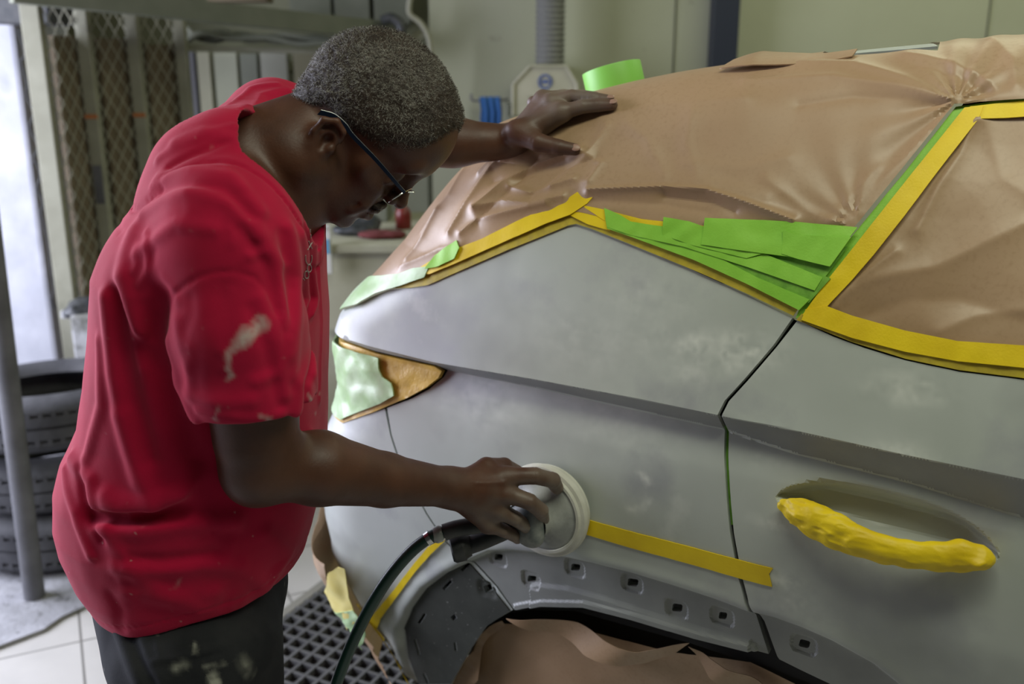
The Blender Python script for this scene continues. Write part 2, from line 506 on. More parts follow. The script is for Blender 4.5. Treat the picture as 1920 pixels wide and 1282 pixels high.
M['amber'] = pm('amber_masked_lamp', (.72, .46, .07), (.52, .32, .06), scale=30, rough=.4, bump=.5, bscale=120, bdist=.002)
# ------------------------------------------------------------------ the workshop itself
def struct(o): o['kind'] = 'structure'; return o
def floor_mat():
    m = bpy.data.materials.new('floor_tiles'); m.use_nodes = True; nt = m.node_tree; N = nt.nodes; K = nt.links; b = N['Principled BSDF']
    tc = N.new('ShaderNodeTexCoord'); mp = N.new('ShaderNodeMapping'); mp.inputs['Rotation'].default_value = (0, 0, math.radians(-25)); mp.inputs['Location'].default_value = (.06, .19, 0)
    K.new(tc.outputs['Object'], mp.inputs['Vector'])
    br = N.new('ShaderNodeTexBrick'); br.offset = 0; br.inputs['Scale'].default_value = 1.0; br.inputs['Brick Width'].default_value = .30; br.inputs['Row Height'].default_value = .30; br.inputs['Mortar Size'].default_value = .004
    br.inputs['Color1'].default_value = (.50, .48, .44, 1); br.inputs['Color2'].default_value = (.56, .54, .50, 1); br.inputs['Mortar'].default_value = (.20, .19, .17, 1)
    K.new(mp.outputs[0], br.inputs['Vector'])
    n = N.new('ShaderNodeTexNoise'); n.inputs['Scale'].default_value = 5; n.inputs['Detail'].default_value = 6; K.new(tc.outputs['Object'], n.inputs['Vector'])
    r = N.new('ShaderNodeMapRange'); r.inputs['From Min'].default_value = .45; r.inputs['From Max'].default_value = .8; r.inputs['To Max'].default_value = .5; K.new(n.outputs['Fac'], r.inputs['Value'])
    x = N.new('ShaderNodeMix'); x.data_type = 'RGBA'; K.new(r.outputs[0], x.inputs['Factor']); K.new(br.outputs['Color'], x.inputs['A']); x.inputs['B'].default_value = (.38, .37, .34, 1)
    K.new(x.outputs['Result'], b.inputs['Base Color']); b.inputs['Roughness'].default_value = .4; return m
M['tiles'] = floor_mat()
M['concrete'] = pm('dusty_concrete', (.26, .26, .27), (.40, .40, .42), scale=7, detail=7, rough=.9, bump=.6, bscale=40, bdist=.01, layers=[((.14, .14, .14), 24, .60, .70, 4)])
M['wall'] = pm('khaki_wall_paint', (.33, .335, .235), (.37, .375, .27), scale=1.6, rough=.62, layers=[((.24, .24, .17), 9, .68, .80, 5)])
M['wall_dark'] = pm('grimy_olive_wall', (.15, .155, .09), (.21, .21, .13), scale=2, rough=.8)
M['navy'] = pm('dark_navy_paint', (.012, .016, .030), rough=.5)
M['whitewash'] = pm('whitewashed_pillar', (.42, .43, .47), (.52, .53, .57), scale=6, rough=.85, bump=.4, bscale=14, bdist=.01, layers=[((.28, .29, .34), 3.0, .58, .72, 4)])
M['seam'] = pm('wall_seam', (.10, .10, .07), rough=.9)
struct(MB().box((1.0, 2.4, -.05), (9.0, 7.6, .10)).build('floor', M['tiles']))
# rough concrete apron on the daylight side of the tiles
e1, e2 = np.array([-1.451, 2.47]), np.array([-1.277, 2.728]); ed = (e2 - e1) / np.linalg.norm(e2 - e1)
A_, B_ = e1 - ed * 2.2, e2 + ed * 2.0
n_ = 60; ex = [A_ + (B_ - A_) * k / n_ for k in range(n_ + 1)]; ex = [p + .012 * np.array([math.sin(k * 2.1), math.cos(k * 1.3)]) for k, p in enumerate(ex)]
pts = [(-3.4, A_[1] - .2)] + [tuple(p) for p in ex] + [(B_[0] - .6, 6.15), (-3.4, 6.15)]
struct(MB().add([(x, y, .002) for x, y in pts] + [(x, y, .012) for x, y in pts], [tuple(range(len(pts), 2 * len(pts)))] + [(i, (i + 1) % len(pts), len(pts) + (i + 1) % len(pts), len(pts) + i) for i in range(len(pts))]).build('floor_apron', M['concrete']))
YB = 4.6
xl = at(808, 200, YB)[0]
struct(MB().box(((xl + 5.5) / 2, YB + .06, 1.65), (5.5 - xl, .12, 3.3)).build('wall_back', M['wall']))
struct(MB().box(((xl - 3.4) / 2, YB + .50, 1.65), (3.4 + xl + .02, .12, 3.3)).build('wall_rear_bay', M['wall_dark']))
struct(MB().box((xl + .04, YB + .27, 1.65), (.08, .40, 3.3)).build('wall_return', M['wall']))
for i, px in enumerate((1265, 1850)):
    x = at(px, 60, YB)[0]; struct(MB().box((x, YB - .002, 1.65), (.006, .006, 3.3)).build('trim_%d' % (i + 1), M['seam']))
x0, x1 = at(1339, 60, 4.48)[0], at(1385, 60, 4.48)[0]
struct(MB().box(((x0 + x1) / 2, 4.54, 1.65), (x1 - x0, .12, 3.3)).build('trim_3', M['navy']))
# whitewashed wall end on the daylight side
xr = at(112, 700, 4.2)[0]
struct(MB().box((xr - .55, 4.45, 1.62), (1.1, .5, 2.96), bev=.02).build('wall_left', M['whitewash']))
struct(MB().box((xr - .55, 4.45, .07), (1.16, .56, .14)).build('trim_4', M['wall_dark']))
# floor grating by the car
M['grate'] = pm('galvanised_grating', (.13, .13, .13), (.17, .17, .165), scale=20, rough=.6, metal=.3)
M['pit'] = pm('pit_black', (.030, .030, .031), rough=.9)
g1, g2 = np.array([-.741, 2.559]), np.array([-.622, 2.801]); gd = (g2 - g1) / np.linalg.norm(g2 - g1); gn = np.array([gd[1], -gd[0]])
R2 = Matrix(((gn[0], gd[0], 0), (gn[1], gd[1], 0), (0, 0, 1)))
cen = (g1 + g2) / 2
def gp(a, b, z): q = cen + gn * a + gd * b; return (q[0], q[1], z)
struct(MB().box(gp(.015, .0, .010), (.030, 3.0, .020), R2).build('trim_5', pm('grating_kerb', (.25, .24, .20), rough=.7)))
struct(MB().box(gp(.53, .0, .003), (1.0, 3.0, .004), R2).build('floor_pit', M['pit']))
mb = MB(); 
for k in range(67): mb.box(gp(.53, -1.48 + k * .045, .014), (1.0, .009, .018), R2)
for k in range(23): mb.box(gp(.045 + k * .045, 0, .015), (.009, 3.0, .018), R2)
gr = mb.build('floor_grating', M['grate'])
set_props(gr, 'black square-mesh steel floor grating beside the tiles and car', 'grating')
# ------------------------------------------------------------------ the car
def uvz(pts):
    P = np.array([q[:2] for q in pts], float); return pix_hit(P[:, 0], P[:, 1])[0]

def poly_sd(c, L, flat=True):
    """distance to a polyline in the side view (u,z) and which side (+ below/right when L runs tail to nose)"""
    q = c[:, [0, 2]]; L = L[:, [0, 2]]; best = np.full(len(q), 9.); sg = np.zeros(len(q))
    for i in range(len(L) - 1):
        a, b = L[i], L[i + 1]; ab = b - a; t = ((q - a) @ ab) / (ab @ ab)
        tt = np.clip(t, 0, 1); r = q - a - tt[:, None] * ab; d = np.hypot(r[:, 0], r[:, 1])
        cr = ab[0] * (q[:, 1] - a[1]) - ab[1] * (q[:, 0] - a[0])
        m = d < best - 1e-7; best = np.where(m, d, best); sg = np.where(m, np.sign(cr), sg)
    return best, sg

def dist3(c, L):
    best = np.full(len(c), 9.)
    for i in range(len(L) - 1):
        a, b = L[i], L[i + 1]; ab = b - a; t = np.clip(((c - a) @ ab) / (ab @ ab + 1e-12), 0, 1)
        best = np.minimum(best, np.linalg.norm(c - a - t[:, None] * ab, axis=1))
    return best

CR_T = [(631, 622), (660, 637), (700, 649), (820, 678), (1000, 708), (1200, 745), (1350, 776), (1500, 806), (1700, 850), (1920, 895), (2200, 960)]
CR_B = [(631, 634), (665, 651), (700, 664), (820, 697), (1000, 734), (1100, 757), (1350, 812), (1480, 858), (1700, 915), (1920, 985), (2200, 1080)]
cT = uvz(CR_T); cB = uvz(CR_B)
_o = np.argsort(cT[:, 0]); TU, TZ = cT[_o, 0], cT[_o, 2]; _o = np.argsort(cB[:, 0]); BU, BZ = cB[_o, 0], cB[_o, 2]
STEP_PX = [(790, 1400), (765, 1282), (748, 1230), (743, 1183), (760, 1140), (789, 1101), (830, 1072), (874, 1048), (917, 1030), (953, 1028), (1032, 1036), (1104, 1051),
           (1180, 1070), (1260, 1094), (1340, 1120), (1400, 1143), (1450, 1154), (1500, 1172), (1560, 1198), (1640, 1242), (1700, 1290), (1780, 1400)]
STEP = uvz(STEP_PX)
LIP = uvz([(905, 1168), (958, 1138), (1010, 1128), (1090, 1130), (1180, 1152), (1300, 1188), (1400, 1212), (1445, 1226)])
RIB = uvz([(960, 1108), (1000, 1098), (1060, 1105), (1130, 1125), (1220, 1155), (1300, 1180), (1400, 1205)])
HOLES = [(925, 1054, 15, 12, .1), (988, 1095, 16, 12, .1), (1070, 1074, 17, 13, .12), (1178, 1103, 20, 14, .15), (1262, 1151, 19, 15, .15), (1348, 1166, 15, 13, .15)]
DHOLES = [(1502, 1220, 20, 14, .25)]
BHOLES = [(906, 1112, 15, 13, -.35)]
SLOTS = [(866, 1069, 22, 6, -.72), (831, 1104, 22, 6, -.8), (783, 1167, 22, 6, -1.0), (774, 1220, 31, 5, 1.3), (846, 1220, 17, 5, 1.45), (843, 1165, 10, 9, -.6), (790, 1279, 20, 5, 1.2)]
def quad(h, g=1.0, n=3, rnd=.3):
    x, y, w, hh, a = h; w *= g / 2; hh *= g / 2; out = []
    for sx, sy in ((1, 1), (-1, 1), (-1, -1), (1, -1)):
        c = [(sx * w, sy * hh * (1 - rnd)), (sx * w * (1 - rnd), sy * hh)]
        if sx * sy < 0: c = c[::-1]
        out += c
    return [(x + math.cos(a) * p - math.sin(a) * q, y + math.sin(a) * p + math.cos(a) * q) for p, q in out]
PADS = [(uvz([h[:2]])[0], 1.0) for h in HOLES + DHOLES + BHOLES]
CUPA, CUPB = uvz([(1452, 938)])[0], uvz([(1868, 1052)])[0]

def metal(c):
    u, v, z = c[:, 0], c[:, 1], c[:, 2]
    zt = np.interp(u, TU, TZ); zb = np.interp(u, BU, BZ); w = np.clip(zt - zb, .004, 1)
    fade = 1 - .5 * sstep(.5, .8, u)
    t = (zt - z) / w
    d = np.where(t < 0, .011 * np.exp(-(z - zt) / .06), np.where(t < 1, .011 - .039 * t, -.028 * np.exp(-np.clip(zb - z, 0, 9) / .085))) * fade
    # wheel-arch flange: a pressed step, a rib, a rolled lip
    dist, sg = poly_sd(c, STEP); s = dist * sg
    front = sstep(-.02, -.12, u)
    d = d - .013 * sstep(-.001, .016, s) + .003 * np.exp(-((s + .006) / .012) ** 2)
    dr, sr = poly_sd(c, RIB); on = (u > -.01) & (u < .40)
    d = d + .005 * sstep(.0, .010, dr * sr) * on * (s > 0)
    dl, sl = poly_sd(c, LIP); d = d + .004 * sstep(0, .004, dl * sl) * (u > -.02) * (u < .44)
    for p, g in PADS:
        q = np.stack([u - p[0], z - p[2]], -1); r = (np.abs(q[:, 0]) ** 4 + np.abs(q[:, 1] * 1.15) ** 4) ** .25
        d = d - .0035 * (1 - sstep(.017, .021, r))
    # hand cup behind the door handle
    ax = CUPB - CUPA; L = np.hypot(ax[0], ax[2]); ex = np.array([ax[0], ax[2]]) / L; ey = np.array([ex[1], -ex[0]])
    ey = ey if ey[1] > 0 else -ey
    q = np.stack([u - CUPA[0], z - CUPA[2]], -1); x = (q @ ex) / L * 2 - 1; y = (q @ ey)
    cy = .001; hy = np.where(y > cy, .054, .040) * np.sqrt(np.clip(1 - np.clip(np.abs(x), 0, 1) ** 2.2, 1e-4, 1))
    rr = np.abs(y - cy) / hy
    d = d - .038 * (1 - sstep(.30, 1.02, np.sqrt(rr ** 2 + np.clip(np.abs(x) - .55, 0, 1) ** 2 * 2.5))) * (np.abs(x) < 1)
    return d

car = empty('car', (0.30, 2.2, 0), 'grey primed car with its rear side sanded and masked in brown paper', 'car')
GAP_UP = [(1490, 592), (1455, 642), (1400, 708), (1366, 746), (1350, 772)]
GAP = [(1486, 596), (1450, 648), (1396, 712), (1362, 750), (1349, 778), (1347, 808), (1350, 860), (1356, 920), (1366, 1000), (1382, 1080), (1396, 1130), (1412, 1162), (1436, 1236)]
QTOP = [(732, 543), (770, 541), (800, 536), (835, 520), (900, 492), (960, 466), (1030, 438), (1064, 424), (1080, 421), (1105, 429), (1180, 458), (1300, 507), (1400, 552)]
quarter = GAP_UP[:0] + QTOP + GAP + [(1400, 1226), (1300, 1201), (1180, 1165), (1090, 1142), (1010, 1140), (957, 1150),
          (925, 1105), (880, 1056), (832, 1010), (800, 962), (770, 905), (748, 862), (732, 815), (722, 766),
          (760, 752), (795, 732), (818, 710), (824, 696), (815, 685), (790, 680), (700, 660), (645, 642), (631, 636, 0, 0), (631, 636, 14, -2), (633, 604, 14, 0), (640, 592, 2, 0), (660, 578), (700, 556)]
quarter_panel = sheet('quarter_panel', quarter, M['primer'], car, 0.0, metal, res=.45, holes=[quad(h) for h in HOLES], lines=[CR_T[1:7], CR_B[1:7]],
      fine=[([(660, 630), (820, 668), (1348, 766), (1346, 824), (820, 710), (660, 655)], .22), ([(840, 1000), (1000, 1005), (1200, 1050), (1440, 1130), (1440, 1240), (1200, 1180), (950, 1160)], .2)])
sharpen(quarter_panel, 13)
door_l = [(x + 8, y + 1) for x, y in GAP[:-1]] + [(1428, 1175), (1452, 1240)]
door = [(1496, 600), (1560, 630), (1620, 652), (1700, 676), (1800, 697), (1920, 712), (2050, 728), (2250, 745), (2250, 1400), (1800, 1440), (1620, 1325), (1500, 1268), (1456, 1246)] + door_l[::-1][:-1]
rear_door = sheet('rear_door', door, M['primer'], car, 0.0, metal, res=.45, holes=[quad(h) for h in DHOLES], lines=[[(1358, 781)] + CR_T[7:9] + [(1920, 895)], [(1357, 818)] + CR_B[7:9] + [(1920, 985)]],
      fine=[([(1360, 770), (1700, 838), (1930, 885), (1930, 1000), (1700, 928), (1360, 828)], .25), ([(1430, 910), (1880, 910), (1900, 1100), (1430, 1100)], .22), ([(1400, 1120), (1560, 1180), (1720, 1300), (1600, 1300), (1440, 1240)], .22)])
bumper = [(718, 768), (730, 819), (746, 865), (768, 907), (797.5, 963), (829.5, 1011), (878, 1057.5), (922.5, 1106.5), (954.5, 1151), (905, 1180), (872, 1228), (842, 1282), (820, 1330), (760, 1330), (733, 1282),
          (690, 1225), (668, 1190), (640, 1120), (622, 1060), (618, 1060, 20, -3), (612, 960, 24, 0), (618, 840, 24, 0), (628, 800, 20, 0), (640, 792, 4, 0), (680, 780)]
rear_bumper = sheet('rear_bumper', bumper, M['primer'], car, -.001, metal, res=.45, holes=[quad(h, rnd=.12) for h in SLOTS + BHOLES],
      fine=[([(740, 1060), (880, 1040), (960, 1150), (840, 1290), (750, 1290)], .22)])
def paint_zones(o):
    """sanded primer over the panel, pressed band darkened for its undercut shade as well as lesser sanding, darker unsanded primer on the arch flange; sanding marks"""
    me = o.data; n = len(me.vertices); V = np.empty(n * 3, np.float32); me.vertices.foreach_get('co', V); V = V.reshape(-1, 3).astype(float)
    T = np.empty(len(me.polygons) * 3, np.int32); me.polygons.foreach_get('vertices', T) if False else me.loops.foreach_get('vertex_index', T)
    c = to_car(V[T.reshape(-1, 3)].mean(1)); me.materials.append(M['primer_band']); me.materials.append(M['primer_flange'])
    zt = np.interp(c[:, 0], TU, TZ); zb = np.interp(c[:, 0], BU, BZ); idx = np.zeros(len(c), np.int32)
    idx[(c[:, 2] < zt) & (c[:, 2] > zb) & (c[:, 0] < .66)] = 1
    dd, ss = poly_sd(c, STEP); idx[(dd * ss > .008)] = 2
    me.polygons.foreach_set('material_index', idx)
    cv = to_car(V); v = np.zeros(n)
    for x, y, r, a in ((1305, 652, .030, .8), (1402, 650, .028, 1), (1380, 668, .030, .8), (1290, 700, .022, .4), (1215, 560, .05, .25), (1700, 728, .030, .6), (1240, 640, .04, .3), (1690, 858, .026, .8), (1432, 866, .020, .6), (1440, 985, .018, .6),
                       (1370, 672, .02, .8), (1100, 640, .06, .25), (900, 760, .06, .3), (1150, 800, .07, .25), (1480, 1130, .02, .6), (1462, 1090, .018, .6)):
        p = uvz([(x, y)])[0]; v = np.maximum(v, a * np.exp(-(np.linalg.norm((cv - p) * [.6, .6, 1.3], axis=1) / r) ** 2))
    p = uvz([(1178, 920)])[0]; q = cv - p; rr = np.hypot(q[:, 0], q[:, 2]); an = np.arctan2(q[:, 2], -q[:, 0])
    v = np.maximum(v, .75 * np.exp(-((rr - .034) / .006) ** 2) * sstep(1.9, 1.2, np.abs(an + .15)))
    for L in (CR_T[2:],): v = np.maximum(v, .45 * np.exp(-(dist3(cv, uvz(L)) / .0022) ** 2))
    v = v * np.clip(.45 + .6 * fbm(cv * [1, 1, 2.0], 42, 3, 71) + .35 * fbm(cv, 220, 1, 72), 0, 1)
    set_attr(o, 'sanding', np.clip(v, 0, .9))
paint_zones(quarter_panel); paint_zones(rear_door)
# the bumper's unpainted arch flange lies in the step, a skin of its own
sharpen(rear_door, 13)
fl = [(870, 1062), (915, 1112), (948, 1153), (904, 1182), (871, 1230), (838, 1290), (775, 1290), (757, 1240), (752, 1183), (768, 1145), (795, 1108), (835, 1078)]
arch_flange = sheet('arch_flange', fl, M['flange_black'], car, .0012, metal, res=.3, holes=[quad(h, rnd=.12) for h in SLOTS + BHOLES], rim=.002)
inner = [(640, 640, 8, 0), (800, 560), (1080, 432), (1300, 515), (1490, 600), (1700, 690), (2240, 760), (2240, 1390), (1800, 1425), (1500, 1262), (1300, 1196), (1090, 1138), (1010, 1136), (957, 1145), (900, 1180), (835, 1290), (745, 1290), (660, 1150), (640, 960, 4, 0), (640, 800, 4, 0)]
sheet('inner_shell', inner, M['dark'], car, -.062, None, res=2.0, rim=0)
sheet('wheel_well', [(800, 1150), (960, 1090), (1090, 1085), (1500, 1200), (1800, 1380), (1800, 1500), (700, 1500)], M['dark'], car, -.14, None, res=2.0, rim=0)
sheet('door_gap_tape', [(1344, 800), (1362, 800), (1372, 985), (1358, 985)], M['green_thin'], car, -.009, metal, res=1.0, rim=0)
# tail lamp, masked over
def crump(c, s, a, seed=0):
    """faceted folds, as paper and tape crease: sharp ridges between flat facets"""
    r = np.random.default_rng(seed + 100); q = c + .35 / s * np.stack([noise(c, s * .6, seed + k) for k in range(3)], -1); d = 0
    for k in range(5):
        n = r.normal(size=3); n /= np.linalg.norm(n); ph = r.random() * 9; f = s * (.35 + .5 * r.random())
        x = q @ n * f + ph; t = np.abs(x - np.round(x)) * 4 - 1
        d = d + t * (.3 + .7 * r.random()) * (.5 + .5 * noise(c, s * .25, seed + 20 + k))
    return a * d * .8

lampP = [(628, 640, 10, 0), (631, 640), (700, 664), (790, 684), (812, 688), (820, 697), (814, 710), (793, 728), (757, 748), (700, 772), (640, 793), (628, 797, 10, 0), (640, 720, 14, 0)]
tail_lamp = sheet('tail_lamp', lampP, M['amber'], car, .001, lambda c: crump(c, 45, .0016, 3), res=.3, rim=.01, basedisp=lambda c: metal(c) * .5)
sheet('lamp_masking', [(628, 648, 10, 0), (640, 652), (672, 662), (704, 671), (706, 690), (712, 706), (728, 718), (734, 742), (710, 756), (660, 776), (636, 788), (628, 790, 10, 0), (640, 720, 14, 0)],
      M['pale_green'], tail_lamp, .005, lambda c: crump(c, 34, .0034, 5), res=.3, rim=.003)
# roof panel showing past the paper
sheet('roof_panel', [(1560, 104), (1600, 100), (1700, 92), (1760, 86), (1760, 86, 0, 6), (1600, 100, 3, 6)], M['primer'], car, .004, None, res=1.0, rim=.004)
# door handle wrapped in yellow tape
hp = [(1472, 948, .0), (1500, 958, .004), (1535, 970, .012), (1575, 986, .020), (1615, 1001, .025), (1665, 1015, .027), (1710, 1025, .026), (1760, 1031, .022), (1805, 1034, .014), (1838, 1042, .006), (1853, 1049, .001)]
hr = [.010, .0200, .0250, .0240, .0212, .0195, .0190, .0195, .0215, .0165, .008]
hc = uvz(hp); hn = grad(body, hc); HP = hc + hn * np.array([q[2] for q in hp])[:, None]
def f_handle(p):
    c = to_car(p); d = None
    for i in range(len(HP) - 1):
        a = HP[i]; b = HP[i + 1]; ab = b - a; t = np.clip(((c - a) @ ab) / (ab @ ab), 0, 1)
        r = c - a - t[:, None] * ab; r[:, 1] *= 1.45
        e = np.linalg.norm(r, axis=1) - (hr[i] + (hr[i + 1] - hr[i]) * t); d = e if d is None else smin(d, e, .006)
    # feet that reach back to the door skin
    for i in (1, 9): d = smin(d, np.linalg.norm((c - HP[i]) * [1, .55, 1.3], axis=1) - .013, .01)
    w = fbm(c * np.array([.5, 1, 1.6]), 70, 2, 4)
    return d * .8 - .0016 * (1 - 2 * np.abs(w)) * (.4 + .6 * (c[:, 0] > -.16))
lo = from_car(HP).min(0) - .04; hi = from_car(HP).max(0) + .04
sdf_obj('door_handle', f_handle, lo, hi, .0016, M['yellow'], car)['label'] = 'door handle wrapped in yellow tape'

# ------------------------------------------------------------------ masking paper and tape on the car
PC = uvz([(1795, 197)])[0]; PC2 = uvz([(1605, 425)])[0]; PC3 = uvz([(1100, 380)])[0]; PH = uvz([(1085, 290)])[0]
FOLDS = []
def fold(pts, amp, w): FOLDS.append((uvz(pts), amp, w))
fold([(1110, 362), (1250, 356), (1330, 362), (1400, 385), (1490, 418)], .012, .006)
fold([(1115, 378), (1250, 385), (1330, 400)], -.004, .012)
fold([(1105, 345), (1240, 340), (1330, 345), (1440, 375)], .006, .02)
fold([(1250, 370), (1340, 382), (1380, 400)], -.006, .008)
fold([(1790, 195), (1680, 168), (1560, 152), (1400, 160)], .006, .011)
fold([(1780, 192), (1700, 155), (1600, 128), (1500, 128)], .007, .012)
fold([(1788, 205), (1700, 190), (1600, 185), (1500, 200)], -.004, .012)
fold([(1865, 170), (1840, 150), (1760, 120), (1700, 112)], .006, .010)
fold([(1905, 165), (1900, 120), (1860, 85)], .005, .009)
fold([(1850, 180), (1800, 150), (1720, 130)], -.004, .01)
fold([(1600, 420), (1640, 360), (1700, 300), (1760, 230)], .003, .008)
fold([(1560, 420), (1620, 350), (1650, 320)], .003, .01)
fold([(1180, 235), (1215, 262), (1250, 330)], .004, .016)
fold([(1090, 285), (1130, 310), (1110, 345)], .006, .01)
fold([(1090, 285), (1010, 310), (950, 345), (900, 395)], .010, .008)
fold([(1060, 300), (980, 335), (930, 345)], -.006, .010)
fold([(960, 352), (1000, 365), (1080, 340)], .008, .008)
fold([(900, 395), (945, 380), (1000, 385), (1060, 372)], .009, .008)
fold([(870, 440), (900, 415), (960, 400), (1030, 385)], .008, .008)
fold([(960, 290), (930, 320), (880, 390), (850, 440)], .010, .010)
fold([(1010, 300), (960, 360), (900, 420)], -.007, .009)
fold([(880, 320), (850, 370), (800, 440)], .006, .010)
fold([(830, 400), (800, 450), (770, 490)], .006, .008)
fold([(1140, 240), (1100, 300), (1040, 350)], .005, .009); fold([(1120, 300), (1060, 320), (1000, 370)], -.005, .007); fold([(1300, 215), (1290, 270), (1310, 330)], .003, .014)
fold([(1130, 225), (1230, 200), (1400, 190)], .0035, .012); fold([(985, 250), (960, 262), (930, 300), (905, 330)], .007, .008); fold([(1480, 300), (1400, 320), (1290, 310)], .0025, .014)
fold([(1590, 425), (1520, 400), (1440, 340)], .003, .009); fold([(760, 505), (830, 470), (870, 462)], .005, .007)
def paper_disp(c):
    d = np.zeros(len(c))
    for L, a, w in FOLDS: x = dist3(c, L) / (w * 1.15); d = d + a * np.exp(-np.where(x < .25, x * x * 2 + .125, x))
    k = 1 - sstep(.05, .40, np.linalg.norm(c - PH, axis=1))
    d = d + .0012 * fbm(c, 7, 2, 1) * 2 + crump(c, 10, .0012, 9) + k * crump(c, 8, .0055, 8)
    r = c - PC; ang = np.arctan2(r[:, 2], r[:, 0]); rad = np.hypot(r[:, 0], r[:, 2])
    d = d + .0025 * np.sin(ang * 11 + .5 * noise(c, 6)) * np.clip(rad / .02, 0, 1) * np.exp(-rad / .14)
    r = c - PC2; ang = np.arctan2(r[:, 2], r[:, 0]); rad = np.hypot(r[:, 0], r[:, 2])
    d = d + .0018 * np.sin(ang * 12 + 1) * np.clip(rad / .02, 0, 1) * np.exp(-rad / .08)
    return d + .003
side_paper = [(1792, 198), (1700, 312), (1604, 430), (1500, 428), (1320, 425), (1240, 425), (1185, 418), (1130, 408), (1085, 398), (1040, 402), (960, 432), (900, 458), (860, 478), (820, 500), (790, 520), (745, 534),
              (720, 530), (700, 536, 0, 0), (700, 536, 14, 0), (765, 470, 20, 0), (830, 385, 20, 4), (905, 300, 18, 12), (985, 230, 16, 18), (1100, 190, 12, 22), (1230, 150, 6, 26), (1350, 130, 0, 26),
              (1500, 116, 0, 26), (1540, 112, 0, 0), (1640, 104, 0, 0), (1760, 96, 0, 0), (1900, 76, 0, 20), (2100, 60, 0, 20), (2150, 170), (1920, 188), (1840, 192)]
mp1 = sheet('masking_paper', side_paper, M['paper'], None, .004, paper_disp, res=.36, rim=0,
            fine=[([(735, 520), (700, 520), (880, 300), (1120, 260), (1250, 330), (1520, 400), (1600, 428), (1130, 408), (860, 478)], .17), ([(1350, 100), (1900, 60), (1925, 190), (1795, 215), (1500, 215)], .2)])
sharpen(mp1, 22)
set_props(mp1, 'large crumpled brown paper masking the rear side glass, hatch and roof edge', 'masking paper')
def win_disp(c):
    d = .002 + .0016 * fbm(c, 6, 2, 21) * 2 + crump(c, 14, .0016, 5)
    for L, a, w in WF: x = dist3(c, L) / (w * 1.2); d = d + a * np.exp(-np.where(x < .25, x * x * 2 + .125, x))
    return d
WF = [(uvz(q), a, w) for q, a, w in [([(1830, 225), (1800, 290), (1760, 350), (1720, 430)], .006, .008), ([(1835, 225), (1770, 260), (1690, 400)], .004, .006), ([(1560, 560), (1640, 520), (1750, 500), (1920, 420)], .005, .014),
      ([(1600, 600), (1700, 560), (1800, 560), (1920, 600)], -.004, .02), ([(1850, 225), (1880, 330), (1920, 360)], .003, .014), ([(1570, 575), (1600, 530), (1680, 470)], .004, .006), ([(1760, 620), (1830, 590), (1920, 580)], .004, .012)]]
mp2 = sheet('masking_paper', [(1838, 212), (1920, 205), (2120, 200), (2120, 690), (1920, 668), (1800, 650), (1700, 628), (1610, 598), (1545, 582), (1560, 540), (1640, 430), (1740, 320)], M['paper'], None, -.004, win_disp, res=.25, rim=0)
set_props(mp2, 'brown paper sheet filling the rear door window inside yellow tape', 'masking paper')
fr = sheet('window_frame', [(1800, 196), (1920, 180), (2120, 160), (2120, 765), (1920, 716), (1800, 700), (1700, 680), (1600, 648), (1492, 602), (1560, 510), (1700, 330)], M['dark'], car, -.012, None, res=1.5, rim=0)

def strip(label, poly, mat, off=.003, group='yellow masking tape strips', seed=0, amp=.0006, res=.35, cat='masking tape', disp=None):
    o = sheet('masking_tape', poly, mat, None, off, (lambda c: crump(c, 40, amp, seed)) if disp is None else disp, res=res, rim=.0016, basedisp=None)
    return set_props(o, label, cat, group)
def onmetal(c): return metal(c) + crump(c, 50, .0004, 2)
Y, YT, G_, GT = M['yellow'], M['yellow_thin'], M['green'], M['green_thin']
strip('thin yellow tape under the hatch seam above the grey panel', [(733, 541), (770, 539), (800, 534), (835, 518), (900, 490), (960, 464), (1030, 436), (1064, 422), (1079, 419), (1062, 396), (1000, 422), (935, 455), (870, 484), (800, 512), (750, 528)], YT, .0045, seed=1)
strip('long yellow tape rising to a free end over the panel peak', [(1113, 334), (1090, 352), (1062, 370), (1010, 392), (960, 416), (900, 446), (850, 466), (800, 492), (770, 512), (800, 514), (850, 492), (900, 470), (960, 444), (1020, 418), (1065, 402), (1098, 380), (1116, 360)], Y, .0105, seed=2, amp=.001)
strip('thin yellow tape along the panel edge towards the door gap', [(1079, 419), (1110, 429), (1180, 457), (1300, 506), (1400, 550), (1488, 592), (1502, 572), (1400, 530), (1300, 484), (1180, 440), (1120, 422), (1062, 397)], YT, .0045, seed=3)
strip('short yellow tape crossing the panel peak', [(1056, 398), (1070, 390), (1110, 396), (1140, 410), (1142, 432), (1100, 420)], Y, .0075, seed=4)
strip('yellow tape strip partly hidden under green tape', [(1085, 383), (1130, 392), (1200, 410), (1330, 424), (1330, 436), (1200, 426), (1130, 412)], Y, .0085, seed=5)
gg = 'green masking tape strips'
strip('lowest wide green tape in the fan beside the side glass', [(1132, 408), (1175, 418), (1300, 458), (1420, 520), (1520, 562), (1500, 582), (1400, 532), (1300, 487), (1180, 443), (1136, 428)], G_, .0100, gg, 6)
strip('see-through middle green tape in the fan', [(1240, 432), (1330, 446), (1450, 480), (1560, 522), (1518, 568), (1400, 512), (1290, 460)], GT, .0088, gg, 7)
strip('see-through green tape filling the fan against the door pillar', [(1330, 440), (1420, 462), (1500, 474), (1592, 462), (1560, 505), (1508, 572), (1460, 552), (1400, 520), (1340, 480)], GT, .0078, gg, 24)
strip('green tape with a crumpled pointed left end', [(1130, 389), (1160, 402), (1181, 415), (1250, 425), (1300, 440), (1420, 470), (1545, 520), (1530, 545), (1400, 500), (1280, 462), (1180, 440), (1135, 425)], G_, .0112, gg, 8, .0012)
